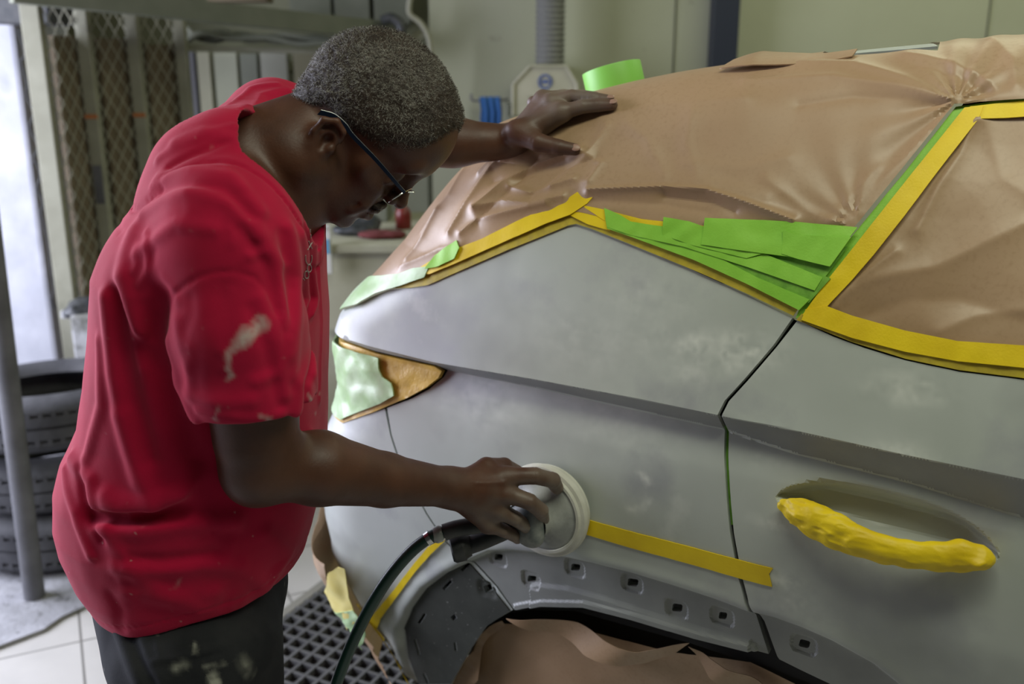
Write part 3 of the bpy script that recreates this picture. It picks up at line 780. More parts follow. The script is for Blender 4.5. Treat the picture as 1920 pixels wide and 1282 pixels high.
strip('short green tape in the middle of the fan', [(1242, 406), (1290, 414), (1318, 424), (1400, 450), (1450, 470), (1400, 484), (1300, 460), (1240, 440)], G_, .0125, gg, 9, .001)
strip('topmost broad green tape along the paper hem', [(1321, 408), (1400, 411), (1500, 416), (1612, 426), (1590, 455), (1556, 492), (1470, 480), (1380, 468), (1314, 458)], G_, .0140, gg, 10, .0008)
strip('green patch at the lower end of the pillar', [(1470, 432), (1500, 440), (1600, 445), (1560, 500), (1500, 486), (1468, 476)], G_, .0152, gg, 11, .0008)
strip('long green tape down the door pillar edge', [(1793, 200), (1920, 181), (2100, 160), (2100, 168), (1920, 190), (1815, 202), (1700, 345), (1600, 470), (1508, 590), (1492, 597), (1500, 575), (1600, 440), (1700, 318)], G_, .001, gg, 12, .0008)
strip('yellow tape over the top edge of the door window', [(1822, 198), (1920, 188), (2100, 172), (2100, 200), (1920, 218), (1835, 222), (1812, 212)], Y, .0045, seed=13)
strip('broad yellow tape running down the door pillar', [(1812, 200), (1848, 196), (1838, 222), (1760, 322), (1700, 402), (1640, 478), (1600, 524), (1560, 566), (1530, 600), (1506, 590), (1560, 516), (1700, 340)], Y, .0060, seed=14, amp=.0009)
strip('broad yellow tape under the door window', [(1512, 580), (1552, 574), (1600, 592), (1700, 620), (1800, 640), (1920, 648), (2120, 660), (2120, 716), (1920, 690), (1800, 678), (1700, 660), (1600, 634), (1504, 600)], Y, .0072, seed=15, amp=.0012)
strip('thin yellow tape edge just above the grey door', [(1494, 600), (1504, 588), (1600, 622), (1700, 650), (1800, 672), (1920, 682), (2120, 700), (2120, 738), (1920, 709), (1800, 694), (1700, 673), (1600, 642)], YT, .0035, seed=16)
strip('straight yellow tape strip across the panel and door gap below the sander', [(1098, 975), (1180, 998), (1300, 1029), (1400, 1056), (1448, 1068), (1441, 1078), (1447, 1102), (1400, 1090), (1300, 1061), (1180, 1028), (1096, 1003)], Y, .0022, seed=17, disp=onmetal)
strip('peeling yellow tape along the bumper arch beside the hose', [(829, 1008), (800, 1026), (770, 1062), (735, 1108), (700, 1150), (688, 1165), (700, 1192), (712, 1160), (745, 1115), (775, 1074), (805, 1040), (832, 1014)], Y, .0035, seed=18, amp=.002)
strip('yellow tape strip running down the bumper corner', [(640, 1146), (662, 1160), (700, 1210), (735, 1255), (765, 1300), (735, 1300), (700, 1255), (668, 1212), (640, 1180)], Y, .0050, seed=19, amp=.0008)
strip('pale yellow tape crumpled round the bumper edge', [(612, 1062), (622, 1066), (632, 1120), (650, 1165), (640, 1182), (618, 1160), (600, 1120), (600, 1075)], M['yellow_pale'], .052, seed=20, amp=.004)
strip('wrinkled pale green tape patch low on the bumper corner', [(612, 1148), (640, 1146), (662, 1172), (668, 1205), (655, 1225), (625, 1195)], M['pale_green'], .054, gg, 21, .004)
strip('rumpled green tape scrap on the paper by the hatch', [(792, 505), (810, 478), (832, 462), (850, 450), (856, 464), (846, 484), (815, 500)], G_, .0135, gg, 22, .003)
strip('pale green tape along the hatch edge at the car corner', [(640, 594, 2, 0), (665, 574), (700, 553), (733, 541), (790, 520), (800, 500), (770, 505), (742, 516), (715, 520), (690, 536, 3, 0), (650, 580, 8, 0)], M['pale_green'], .0115, gg, 23, .0016)

# paper over the rear wheel and under the bumper
def wp(c): return .006 * fbm(c, 5, 2, 31) + crump(c, 8, .006, 33)
wheel_paper = sheet('masking_paper', [(958, 1158), (930, 1176), (908, 1200), (890, 1240), (850, 1290), (800, 1420), (1000, 1500), (1300, 1480), (1560, 1440), (1700, 1380), (1500, 1276), (1400, 1230), (1290, 1215), (1180, 1190), (1060, 1165)],
                    M['paper'], None, -.055, wp, res=.35, rim=0, under=1); sharpen(wheel_paper, 20)
set_props(wheel_paper, 'dark brown paper bagging the rear wheel inside the arch', 'masking paper')
def flap(c):
    return .012 * np.sin(c[:, 0] * 30 + c[:, 2] * 22) + .004 * fbm(c, 12, 2, 41)
set_props(sheet('masking_paper', [(960, 1152), (1010, 1156), (1080, 1172), (1140, 1196), (1200, 1214), (1290, 1206), (1260, 1228), (1215, 1240), (1170, 1240), (1100, 1222), (1040, 1190), (1000, 1178)], M['paper'], None, -.022, flap, res=.35, rim=.001),
          'curled loose paper flap hanging under the wheel arch lip', 'masking paper')
set_props(sheet('masking_paper', [(950, 1160), (925, 1172), (905, 1192), (898, 1215), (880, 1232), (850, 1290), (872, 1300), (905, 1270), (912, 1210), (925, 1190), (955, 1170)], M['paper'], None, -.030, lambda c: crump(c, 30, .009, 44), res=.3, rim=.001),
          'crumpled paper edge gathered at the back of the wheel arch', 'masking paper')
set_props(sheet('masking_paper', [(1290, 1208), (1330, 1230), (1400, 1262), (1450, 1300), (1430, 1330), (1380, 1300), (1330, 1260)], M['paper'], None, -.028, lambda c: crump(c, 14, .012, 46), res=.35, rim=.001),
          'twisted paper fold under the front end of the arch', 'masking paper')
bp = sheet('masking_paper', [(612, 1050), (613, 1075), (618, 1120), (632, 1165), (655, 1212), (700, 1262), (745, 1310), (740, 1420), (600, 1420), (600, 1400, 24, 0), (600, 1250, 26, 0), (606, 1060, 18, 3)], M['paper'], None, .034, lambda c: crump(c, 7, .014, 48) + crump(c, 20, .004, 49), res=.3, rim=.001); sharpen(bp, 24)
set_props(bp, 'pale brown paper skirt hanging round the bumper corner', 'masking paper')

set_props(sheet('masking_paper', [(1345, 128), (1372, 114), (1410, 104), (1480, 98), (1560, 94), (1610, 92), (1600, 104), (1500, 116), (1400, 128)], M['paper'], None, .014, lambda c: crump(c, 12, .010, 60), res=.5, rim=.002),
          'pinkish crumpled paper ridge on top of the roof in front of the navy column', 'masking paper')
# ------------------------------------------------------------------ the man
M['skin'] = pm('brown_skin', (.066, .024, .012), (.095, .036, .018), scale=18, rough=.44, rough2=.55, bump=.35, bscale=260, bdist=.0008, spec=.5, sub=.06)
M['shirt'] = pm('red_cotton', (.46, .006, .045), (.38, .005, .036), scale=9, rough=.85, bump=.5, bscale=900, bdist=.0008, sheen=.12, spec=.12)
M['trousers'] = pm('dusty_black_work_trousers', (.018, .019, .022), (.032, .033, .036), scale=12, rough=.85, bump=.4, bscale=500, bdist=.001, spec=.2)
M['hair_dark'] = pm('dark_hair', (.028, .017, .012), (.055, .038, .028), scale=60, rough=.6)
M['hair_grey'] = pm('grey_hair', (.17, .155, .13), (.30, .29, .26), scale=60, rough=.55)
add_stain(M['shirt'], 'stain', (.55, .50, .46)); add_stain(M['skin'], 'dust', (.36, .33, .27)); add_stain(M['trousers'], 'stain', (.45, .45, .38))

KP = 1.08
def pa(x, y, Y): return at(x, y, Y * KP)
def pcap(p, a, b, r1, r2=None): return capsule(p, a, b, r1 * KP, None if r2 is None else r2 * KP)
def pchain(p, pts, rs, k=0.0): return chain(p, pts, [r * KP for r in rs], k)
man = empty('person', pa(340, 1180, 1.32) * np.array([1, 1, 0]), 'man in a red t-shirt and glasses bending over the car to sand it', 'person')
# head frame
ER = math.radians(42); cp, sp = math.cos(ER), math.sin(ER)
HR = np.array([[cp, 0, sp], [0, 1, 0], [-sp, 0, cp]])       # columns: forward, left, up
HEAD = pa(612, 268, 1.275) + np.array([0, .078 * KP, 0])
def hl(p): return (p - HEAD) @ HR / KP
def hw(l): return HEAD + HR @ np.asarray(l, float) * KP
def cranium(q):
    return smin(ellip(q, (.018, 0, .072), (.100, .077, .090)), ellip(q, (.074, 0, .074), (.048, .060, .056)), .03)
def f_head(p):
    q = hl(p); y = np.abs(q[:, 1]); s = np.stack([q[:, 0], y, q[:, 2]], -1)
    d = cranium(q)
    am = sstep(.062, .0, q[:, 2]) * sstep(.02, .085, q[:, 0]); q0 = q
    q = q + am[:, None] * np.array([.016, 0, .012]); s = np.stack([q[:, 0], y, q[:, 2]], -1)
    d = smin(d, ellip(q, (.054, 0, -.008), (.060, .056, .070)), .025)
    d = smin(d, capsule(s, (.006, .052, -.026), (.078, .020, -.060), .019, .014), .022)      # jaw
    d = smin(d, ellip(q, (.090, 0, -.064), (.015, .019, .014)), .012)                        # chin
    d = smin(d, capsule(s, (.062, .047, .014), (.092, .034, .006), .017, .013), .02)          # cheekbone
    d = smin(d, capsule(s, (.112, .012, .048), (.104, .044, .047), .0105, .010), .012)         # brow
    e = np.linalg.norm(s - np.array([.116, .032, .026]), axis=1) - .0155
    d = smax(d, -e, .012)
    d = smin(d, np.linalg.norm(s - np.array([.0985, .031, .026]), axis=1) - .0135, .003)      # lid over the eye
    d = smin(d, capsule(s, (.109, .018, .0175), (.103, .044, .020), .0035, .003), .006)
    d = smin(d, capsule(q, (.112, 0, .042), (.134, 0, .004), .0075, .0100), .010)             # nose
    d = smin(d, np.linalg.norm((s - np.array([.122, .0130, .0005])) * [1, 1, 1.1], axis=1) - .0085, .007)
    d = smax(d, -(np.linalg.norm(s - np.array([.127, .0068, -.0090]), axis=1) - .0045), .003)
    d = smin(d, ellip(q, (.092, 0, -.028), (.022, .030, .024)), .012)                        # muzzle
    d = smin(d, chain(s, [(.1160, 0, -.0260), (.111, .013, -.0280), (.100, .024, -.0330)], [.0064, .0064, .004]), .004)
    d = smin(d, chain(s, [(.1120, 0, -.0395), (.107, .012, -.0395), (.099, .021, -.0355)], [.0082, .0074, .004]), .004)
    d = smax(d, -capsule(s, (.121, 0, -.0325), (.104, .024, -.0345), .0016), .002)
    d = smin(d, chain(s, [(.096, .030, -.006), (.100, .034, -.024), (.092, .033, -.040)], [.005, .006, .004]), .014)
    # ear
    EC = np.array([-.002, .0775, .000]); r = s - EC
    rim = [(.013, -.002, .012), (.010, .006, .026), (-.004, .011, .031), (-.017, .012, .022), (-.018, .010, .004), (-.010, .006, -.012), (-.001, .001, -.024)]
    d = smin(d, ellip(r, (-.004, .001, .004), (.018, .0085, .027)), .006)
    d = smax(d, -ellip(r, (.001, .012, .000), (.0105, .012, .015)), .004)
    d = smin(d, chain(r, rim, [.0035, .0040, .0042, .0042, .004, .0045, .0065], .003), .002)
    d = smin(d, chain(r, [(-.008, .006, -.006), (-.010, .007, .008), (-.003, .006, .018)], [.003, .0032, .0028], .003), .003)
    d = smin(d, np.linalg.norm(r - np.array([.011, .003, -.002]), axis=1) - .0052, .005)      # tragus
    # crow's feet, cheek and neck creases
    for a, b, am in (((.088, .050, .026), (.064, .062, .030), .0010), ((.088, .051, .020), (.062, .060, .016), .0009), ((.108, .020, -.003), (.090, .044, -.034), .0022), ((.02, .06, -.045), (.055, .045, -.078), .0012)):
        d = d + am * np.exp(-((capsule(s, a, b, 0)) / .003) ** 2)
    return d * KP

NB = pa(452, 318, 1.325)                        # base of the neck
NT = hw((-.012, 0, .006))
CHEST = pa(415, 470, 1.30); BELLY = pa(360, 900, 1.28); PELV = pa(345, 1130, 1.28)
SR = pa(432, 462, 1.135); ERt = pa(488, 872, 1.14); WR = at(846, 914, 1.405)     # near arm
SL = pa(512, 238, 1.50); EL = pa(735, 268, 1.60); WL = at(968, 266, 1.745)         # far arm
def f_neck(p):
    d = pcap(p, NB, NT, .072, .060)
    d = smin(d, pcap(p, pa(560, 300, 1.30), NB + np.array([.05, 0, -.05]), .045, .05), .03)
    d = smin(d, pcap(p, hw((.03, 0, -.05)), pa(520, 400, 1.32), .035, .05), .03)
    return d
def f_armR(p):
    d = pcap(p, SR, ERt, .049, .044)
    d = smin(d, pcap(p, SR + (ERt - SR) * .5 + np.array([.010, 0, .0]), ERt + (SR - ERt) * .15, .052, .046), .03)
    el = ERt + np.array([-.010, -.002, -.016])
    d = smin(d, np.linalg.norm(p - el, axis=1) - .034, .03)
    M1 = ERt + (WR - ERt) * .28 + np.array([0, 0, .006])
    d = smin(d, pchain(p, [ERt, M1, ERt + (WR - ERt) * .62, WR], [.041, .0475, .036, .0265], .01), .02)
    vein = spline([ERt + (WR - ERt) * .45 + [0, -.034, .012], ERt + (WR - ERt) * .62 + [0, -.033, -.004], ERt + (WR - ERt) * .78 + [0, -.026, .006], WR + [0, -.024, .004]], 3)
    d = d - .0016 * np.exp(-(dist3(p, vein) / .0035) ** 2)
    return d

# ---- hand on the sander: joints at picture points with their own distances
def J(*q): return [at(x, y, Yd) for x, y, Yd in q]
DISC = from_car(pix_hit([1036], [946])[0])[0]
def f_handR(p):
    mcp = J((950, 895, 1.440), (948, 925, 1.430), (936, 957, 1.430), (915, 982, 1.435))
    w = WR
    d = capsule(p, w, mcp[0], .024, .0155)
    for k, r in ((1, .0165), (2, .0155), (3, .0145)): d = smin(d, capsule(p, w, mcp[k], .024, r), .012)
    d = smin(d, capsule(p, mcp[0], mcp[3], .0145, .013), .010)
    F = [(J((950, 893, 1.440), (1003, 892, 1.440), (1036, 900, 1.458), (1044, 914, 1.482)), [.0150, .0132, .0125, .0110]),
         (J((950, 925, 1.430), (992, 940, 1.425), (1014, 957, 1.440), (1018, 973, 1.465)), [.0145, .0128, .0120, .0105]),
         (J((936, 957, 1.430), (966, 972, 1.432), (986, 986, 1.450), (990, 996, 1.470)), [.0135, .0118, .0108, .0095]),
         (J((915, 982, 1.435), (943, 994, 1.438), (962, 1003, 1.450), (970, 1010, 1.465)), [.0120, .0105, .0098, .0085])]
    fd = None
    for P, R in F:
        e = chain(p, P, R, .003); fd = e if fd is None else smin(fd, e, .0015)
    d = smin(d, fd, .007)
    d = smin(d, chain(p, J((878, 902, 1.425), (912, 877, 1.450), (945, 874, 1.480), (968, 884, 1.50)), [.020, .0165, .0135, .0115], .004), .012)   # thumb, over the far side
    for a, b in (((868, 905), (945, 905)), ((870, 915), (940, 930)), ((866, 925), (925, 958)), ((868, 935), (905, 980))):
        L = [at(a[0], a[1], 1.395), at((a[0] + b[0]) / 2, (a[1] + b[1]) / 2, 1.402), at(b[0], b[1], 1.418)]
        d = d - .0018 * np.exp(-(dist3(p, np.array(L)) / .004) ** 2)
    for k in range(4): d = d - .0012 * np.exp(-(np.linalg.norm(p - (mcp[k] + [0, -.014, .003]), axis=1) / .007) ** 2)
    # creases over the finger joints
    for P, R in F:
        for j in (1, 2):
            t = (P[j] - P[j - 1]) / np.linalg.norm(P[j] - P[j - 1]); x = (p - P[j]) @ t
            near = np.linalg.norm(p - P[j], axis=1) < .018
            d = d + .0007 * np.exp(-(x / .0012) ** 2) * near
    return d
# ---- hand resting on the paper: fingertips lie on the sheet
def onpaper(x, y, lift):
    c = pix_hit([x], [y], .006)[0]; n = grad(body, c); return from_car(c + n * lift)[0]
LH = [([onpaper(1062, 228, .022), onpaper(1100, 216, .020), onpaper(1128, 209, .014), onpaper(1152, 205, .010)], [.0135, .0115, .0105, .0090]),
      ([onpaper(1046, 218, .030), onpaper(1082, 205, .026), onpaper(1118, 200, .018), onpaper(1146, 197, .010)], [.0135, .0118, .0108, .0092]),
      ([onpaper(1030, 214, .030), onpaper(1064, 201, .022), onpaper(1096, 193, .014), onpaper(1120, 189, .008)], [.0130, .0110, .0100, .0085])]
def f_handL(p):
    mc = [LH[0][0][0], LH[1][0][0], LH[2][0][0]]
    wl = WL
    d = capsule(p, wl, mc[0], .025, .0145)
    for m in mc[1:]: d = smin(d, capsule(p, wl, m, .024, .0145), .012)
    d = smin(d, capsule(p, mc[0], mc[2], .014, .013), .01)
    fd = None
    lp = [onpaper(1010, 215, .024), onpaper(1036, 203, .018), onpaper(1056, 197, .010)]
    for P, R in LH + [(lp, [.0115, .0095, .008])]:
        e = chain(p, P, R, .003); fd = e if fd is None else smin(fd, e, .0012)
    d = smin(d, fd, .006)
    th = [onpaper(985, 268, .030), onpaper(1020, 280, .026), onpaper(1055, 284, .017), onpaper(1082, 285, .010)]
    d = smin(d, chain(p, th, [.020, .0155, .0125, .0100], .004), .012)
    d = smin(d, capsule(p, th[0], mc[0], .019, .011), .014)
    for a in range(3):
        L = np.array([wl + [0, -.02, .012], mc[a] + [0, -.004, .012]]); d = d - .0014 * np.exp(-(dist3(p, L) / .004) ** 2)
    for P, R in LH + [(th, [0] * 4)]:
        for j in (1, 2):
            t = (P[j] - P[j - 1]) / np.linalg.norm(P[j] - P[j - 1]); x = (p - P[j]) @ t
            near = np.linalg.norm(p - P[j], axis=1) < .018
            d = d + .0007 * np.exp(-(x / .0012) ** 2) * near
    return d
def f_armL(p):
    return pchain(p, [SL, EL, (EL + WL) / 2, WL], [.055, .043, .036, .0265], .02)
def f_trunk(p):
    d = pchain(p, [NB, CHEST, BELLY, PELV], [.06, .105, .12, .115], .05)
    d = smin(d, pcap(p, NB, SR, .05, .055), .04); return smin(d, pcap(p, NB, SL, .05, .055), .04)
GROUPS = [(np.array([*((NB + PELV) / 2)]), .66, f_trunk), (HEAD + HR @ [.03, 0, .03], .215, f_head), ((NB + NT) / 2, .22, f_neck), ((SR + ERt + WR) / 3, .45, f_armR), (at(935, 940, 1.435), .17, f_handR),
          ((SL + WL) / 2, .42, f_armL), (at(1050, 235, 1.79), .20, f_handL)]
def f_skin(p):
    d = np.full(len(p), 9.)
    for i, (c, r, f) in enumerate(GROUPS):
        e = np.linalg.norm(p - c, axis=1) - r; m = e < .06
        v = e + .03; v[m] = f(p[m]); v = np.where(m, v, np.maximum(v, .06))
        d = smin(d, v, .016)
    return d
sv, sf = sdf_mesh(f_skin, (-.66, 1.04, .74), (.34, 1.98, 1.82), .0022, 4)
skin = fast_obj('body', sv, sf, M['skin'], man)
dR = np.linalg.norm(sv - at(1000, 960, 1.45), axis=1); dL = np.linalg.norm(sv - at(1100, 230, 1.82), axis=1)
dn = noise(sv, 60, 3) * .5 + noise(sv, 20, 8) * .5
set_attr(skin, 'dust', np.clip(.30 * (1 - sstep(.03, .12, dR)) + .55 * (1 - sstep(.05, .20, dL)) + .25 * dn * (1 - sstep(.05, .25, np.minimum(dR, dL))), 0, .8))

# ---- red t-shirt
ROWS = [(300, 325, 520, .145), (340, 284, 540, .165), (400, 234, 594, .185), (500, 196, 599, .195), (600, 188, 603, .190), (700, 176, 604, .185), (780, 160, 604, .182), (850, 126, 603, .184), (900, 112, 600, .188), (960, 112, 588, .190),
        (1000, 122, 578, .186), (1050, 148, 562, .180), (1100, 188, 540, .170), (1150, 220, 515, .160), (1250, 240, 490, .15)]
zz, cx, rx, ry = [], [], [], []
for y, xl, xr, w in ROWS:
    a = pa(xl, y, 1.28); b = pa(xr, y, 1.28); w *= KP; zz.append(a[2]); cx.append((a[0] + b[0]) / 2); rx.append((b[0] - a[0]) / 2); ry.append(w)
zz, cx, rx, ry = [np.array(q)[::-1] for q in (zz, cx, rx, ry)]
SLV = ERt + (SR - ERt) * .12
def f_sleeveR(p): return pchain(p, [SR + np.array([-.01, .02, .02]), SR + (ERt - SR) * .35 + [-.002, -.006, 0], SR + (ERt - SR) * .62 + [0, -.004, 0], SR + (ERt - SR) * 1.0], [.074, .076, .074, .068], .02)
TCY = 1.30 * KP
def torso0(p):
    X = np.interp(p[:, 2], zz, cx); A = np.interp(p[:, 2], zz, rx); B = np.interp(p[:, 2], zz, ry)
    qx = (p[:, 0] - X) / A; qy = (p[:, 1] - TCY) / B
    ex = 2.0 + .3 * sstep(.95, 1.15, p[:, 2]); k = (np.abs(qx) ** ex + np.abs(qy) ** ex) ** (1 / ex); d = (k - 1) * np.minimum(A, B) * .9
    top = pa(400, 330, 1.3)[2]
    d = smax(d, p[:, 2] - top, .10)
    d = smin(d, pcap(p, pa(432, 348, 1.26), pa(470, 280, 1.42), .094, .064), .06)
    d = smin(d, pcap(p, NB + np.array([-.015, -.03, -.03]), SR + np.array([0, .02, .0]), .076, .074), .06)
    d = smin(d, pcap(p, NB + np.array([-.02, .05, -.03]), SL, .062, .064), .05)
    d = smin(d, pcap(p, SL, SL + (EL - SL) * .45, .066, .060), .03)
    return d
AX = (ERt - SR) / np.linalg.norm(ERt - SR)
def shirt0(p): return smin(torso0(p), f_sleeveR(p), .022)
def march(f, x, y, t0=.8):
    d = ray(float(x), float(y)); t = t0
    for _ in range(90):
        g = float(f((CAM + d * t)[None])[0])
        if g < .0006: break
        t += max(g * .7, .0008)
        if t > 2.5: break
    return CAM + d * t
SF = []
def sfold(pts, amp, w): SF.append((np.array([march(shirt0, x, y) for x, y in pts]), amp, w))
for pts, amp, w in [
    ([(585, 420), (592, 560), (588, 700), (596, 850)], .007, .008), ([(566, 440), (578, 560), (560, 720), (552, 840)], .008, .010), ([(574, 430), (584, 560), (574, 720), (572, 860)], -.009, .008),
    ([(545, 430), (560, 520), (552, 620), (545, 700)], .007, .012), ([(530, 440), (545, 540), (540, 620)], -.005, .008),
    ([(198, 560), (212, 700), (246, 850), (262, 900)], .007, .012), ([(218, 560), (240, 700), (275, 860)], -.006, .014), ([(186, 640), (190, 760), (160, 860)], .005, .010),
    ([(232, 520), (270, 640), (330, 720)], .006, .012), ([(215, 545), (245, 620), (300, 700)], -.005, .010),
    ([(135, 860), (170, 900), (178, 950), (200, 975)], .008, .010), ([(122, 880), (140, 960), (170, 1040)], .006, .008), ([(150, 880), (160, 950), (190, 1010)], -.006, .008),
    ([(230, 780), (262, 870), (288, 945)], .012, .012), ([(205, 945), (300, 940), (420, 936)], .009, .014), ([(288, 948), (250, 962), (220, 955), (200, 930)], .008, .012), ([(170, 968), (240, 972), (330, 962), (430, 958), (520, 950)], -.024, .011),
    ([(180, 985), (260, 992), (340, 980), (440, 975)], .007, .014), ([(175, 960), (165, 975), (200, 990)], .006, .007),
    ([(220, 1062), (300, 1068), (380, 1058), (450, 1062), (490, 1090)], .006, .012), ([(230, 1050), (310, 1052), (400, 1040)], -.005, .010), ([(240, 1110), (320, 1120), (400, 1112)], .004, .014),
    ([(200, 1000), (240, 1060), (300, 1110), (380, 1140)], .005, .014), ([(500, 1000), (540, 1040), (500, 1100)], .005, .014),
    ([(300, 340), (360, 320), (430, 330), (490, 395)], .006, .010), ([(300, 360), (360, 345), (420, 355), (475, 410)], -.004, .008), ([(270, 400), (350, 360), (430, 380), (480, 440)], .005, .009),
    ([(330, 270), (380, 250), (440, 262)], .005, .009),
    ([(480, 420), (520, 500), (535, 600), (540, 660)], .006, .010), ([(455, 430), (500, 500), (520, 580)], -.004, .008), ([(250, 430), (230, 520), (250, 620)], .004, .014),
    ([(300, 560), (285, 640), (320, 760), (360, 860)], -.012, .016), ([(310, 640), (340, 740), (370, 800)], .004, .01),
    ([(490, 560), (520, 640), (535, 740)], .004, .009), ([(470, 580), (500, 660), (525, 760)], -.003, .008), ([(370, 770), (440, 782), (530, 776)], .0025, .006), ([(350, 740), (400, 756), (470, 752)], .003, .01), ([(480, 715), (520, 700), (538, 668)], .004, .008),
    ([(330, 600), (350, 680), (356, 740)], .003, .01), ([(420, 560), (430, 650), (410, 720)], -.002, .014)]: sfold(pts, amp, w)
for pts, amp, w in [([(452, 208), (490, 178), (540, 168)], .0035, .007), ([(470, 210), (510, 190), (545, 180)], -.003, .006), ([(430, 195), (470, 165), (520, 158)], .003, .006),
    ([(300, 300), (370, 262), (440, 240)], .004, .007), ([(320, 315), (390, 280), (445, 262)], -.0035, .006), ([(290, 350), (350, 318), (420, 312), (455, 350)], .004, .007),
    ([(470, 480), (505, 470), (540, 500)], .003, .007), ([(260, 470), (330, 420), (400, 430)], .0035, .009), ([(600, 450), (602, 600), (600, 750)], .003, .006), ([(420, 840), (380, 900), (300, 940)], .005, .012)]: sfold(pts, amp, w)
rf = np.random.default_rng(12)
for k in range(34):   # many small soft creases besides the drawn folds
    x0_, y0_ = rf.uniform(200, 560), rf.uniform(330, 1120); a_ = rf.normal(1.35, .35); l_ = rf.uniform(25, 70)
    sfold([(x0_, y0_), (x0_ + l_ * math.cos(a_) * .5, y0_ + l_ * math.sin(a_) * .5), (x0_ + l_ * math.cos(a_ + .25), y0_ + l_ * math.sin(a_ + .25))], rf.choice([-1, 1]) * rf.uniform(.0008, .0020), rf.uniform(.005, .009))
SEAM = np.array([march(shirt0, x, y) for x, y in [(303, 585), (318, 560), (345, 536), (372, 520), (400, 511), (440, 509), (478, 520), (502, 545), (520, 585), (532, 640)]])
RAYD = (NT - NB) / np.linalg.norm(NT - NB)
NC0 = pa(486, 358, 1.258) - RAYD * .045; NC1 = NC0 + RAYD * .33
HEM = pa(350, 1180, 1.12)[2]
NSG = 0
def f_shirt(p):
    t = (p - SR) @ AX
    sl = smax(f_sleeveR(p), t - .206, .005)
    sl = np.maximum(sl, -np.maximum(pcap(p, SR + AX * .19, ERt, .0630, .0620), .135 - t))
    d = smin(torso0(p), sl, .018)
    m = np.abs(d) < .05; q = p[m]; x = np.zeros(len(q))
    for L, a, w in SF:
        x += a * np.exp(-(dist3(q, L) / w) ** 2)
    x -= .0022 * np.exp(-(dist3(q, SEAM) / .0032) ** 2)
    x += .0016 * fbm(q * np.array([1, 1, .6]), 16, 2, 51)
    d[m] = d[m] - x
    # hem
    hem = HEM - .035 * sstep(-.42, -.60, p[:, 0]) + .045 * sstep(-.40, -.2, p[:, 0])
    d = smax(d, hem - p[:, 2], .006)
    # hem stitching
    hb = np.abs(p[:, 2] - hem - .022) < .0025; d = d + .0009 * hb
    # left sleeve end hidden behind the head: cut square
    # neck opening with a ribbed band
    nc = pcap(p, NC0, NC1, .092, .108)
    band = (nc > 0) & (nc < .022); d = d - .0022 * band + .0025 * np.exp(-((nc - .0235) / .0022) ** 2)
    d = smax(d, -nc, .005)
    return d
tv, tf = sdf_mesh(f_shirt, (-.74, 1.02, .74), (-.02, 1.84, 1.74), .0029, 4, 1.4)
shirt = fast_obj('t_shirt', tv, tf, M['shirt'], man)
tpx, tpy = project(tv)
_e = np.concatenate([np.stack([tf[:, i], tf[:, (i + 1) % 4]], 1) for i in range(4)]); _e.sort(1); _u, _c = np.unique(_e[:, 0].astype(np.int64) * 10 ** 7 + _e[:, 1], return_counts=True)
_b = _u[_c == 1] // 10 ** 7; print('BOUNDARY', len(_b), [(int(x), int(y)) for x, y in list(zip(tpx[_b], tpy[_b]))[:12]])
def near_line(L, w):
    D = dist3(tv, np.array([march(shirt0, x, y) for x, y in L])); return np.clip(1 - D / w, 0, 1)
st = np.maximum.reduce([near_line([(495, 608), (470, 624), (450, 645)], .016), near_line([(450, 645), (430, 664), (427, 690)], .010), near_line([(427, 690), (433, 702), (424, 714)], .007),
                        .6 * near_line([(412, 760), (402, 785)], .008), .5 * near_line([(490, 782), (520, 790)], .008), .7 * near_line([(580, 740), (588, 760), (594, 775)], .006), .35 * near_line([(560, 800), (600, 830)], .02),
                        .5 * near_line([(340, 1080), (328, 1100), (318, 1104)], .008), .4 * near_line([(590, 700), (600, 740)], .006)])
st = np.clip((st - .25 + .25 * fbm(tv, 90, 2, 5)) * 1.5, 0, .85) * (.75 + .25 * noise(tv, 200, 6))
speck = (noise(tv, 420, 77) > .93) * .35 * (tv[:, 2] < 1.15)
set_attr(shirt, 'stain', np.maximum(st, speck))

# ---- trousers and boots
def f_trousers(p):
    H = pa(345, 1130, 1.30); hz = .90
    d = ellip(p, (H[0] + .015, TCY, .82), (.145, .165, .17))
    kn = [(H[0] + .045, 1.31, .76), (H[0] + .075, 1.29, .44), (H[0] + .03, 1.28, .09)]
    kf = [(H[0] - .02, 1.49, .76), (H[0] - .08, 1.52, .44), (H[0] - .12, 1.52, .09)]
    d = smin(d, pchain(p, kn, [.120, .088, .070], .03), .03)
    d = smin(d, pchain(p, kf, [.108, .086, .070], .03), .03)
    d = smax(d, .06 - p[:, 2], .01); d = smax(d, p[:, 2] - .96, .01)
    x = .004 * fbm(p * np.array([1, 1, .7]), 14, 2, 61)
    for L, a, w in TF: x = x + a * np.exp(-(dist3(p, L) / w) ** 2)
    return d - x
TF = []
def _t0(p):
    g = globals(); o = g['TF']; g['TF'] = []; r = f_trousers(p); g['TF'] = o; return r
_tf = [([(195, 1125), (230, 1200), (262, 1282)], .008, .010), ([(215, 1130), (250, 1200), (285, 1282)], -.008, .010), ([(292, 1190), (295, 1215), (300, 1232)], .003, .004),
       ([(292, 1240), (350, 1232), (410, 1215), (478, 1192)], .0035, .005), ([(290, 1248), (350, 1240), (410, 1224)], -.003, .004), ([(368, 1192), (370, 1226)], .002, .003), ([(300, 1170), (260, 1200), (300, 1282)], .005, .012)]
TF = [(np.array([march(_t0, x, y) for x, y in L]), a, w) for L, a, w in _tf]
uv_, uf_ = sdf_mesh(f_trousers, (-.90, 1.06, .02), (-.12, 1.76, 1.0), .0045, 4)
tr = fast_obj('trousers', uv_, uf_, M['trousers'], man)
def tl(L, w):
    D = dist3(uv_, np.array([march(_t0, x, y) for x, y in L])); return np.clip(1 - D / w, 0, 1)
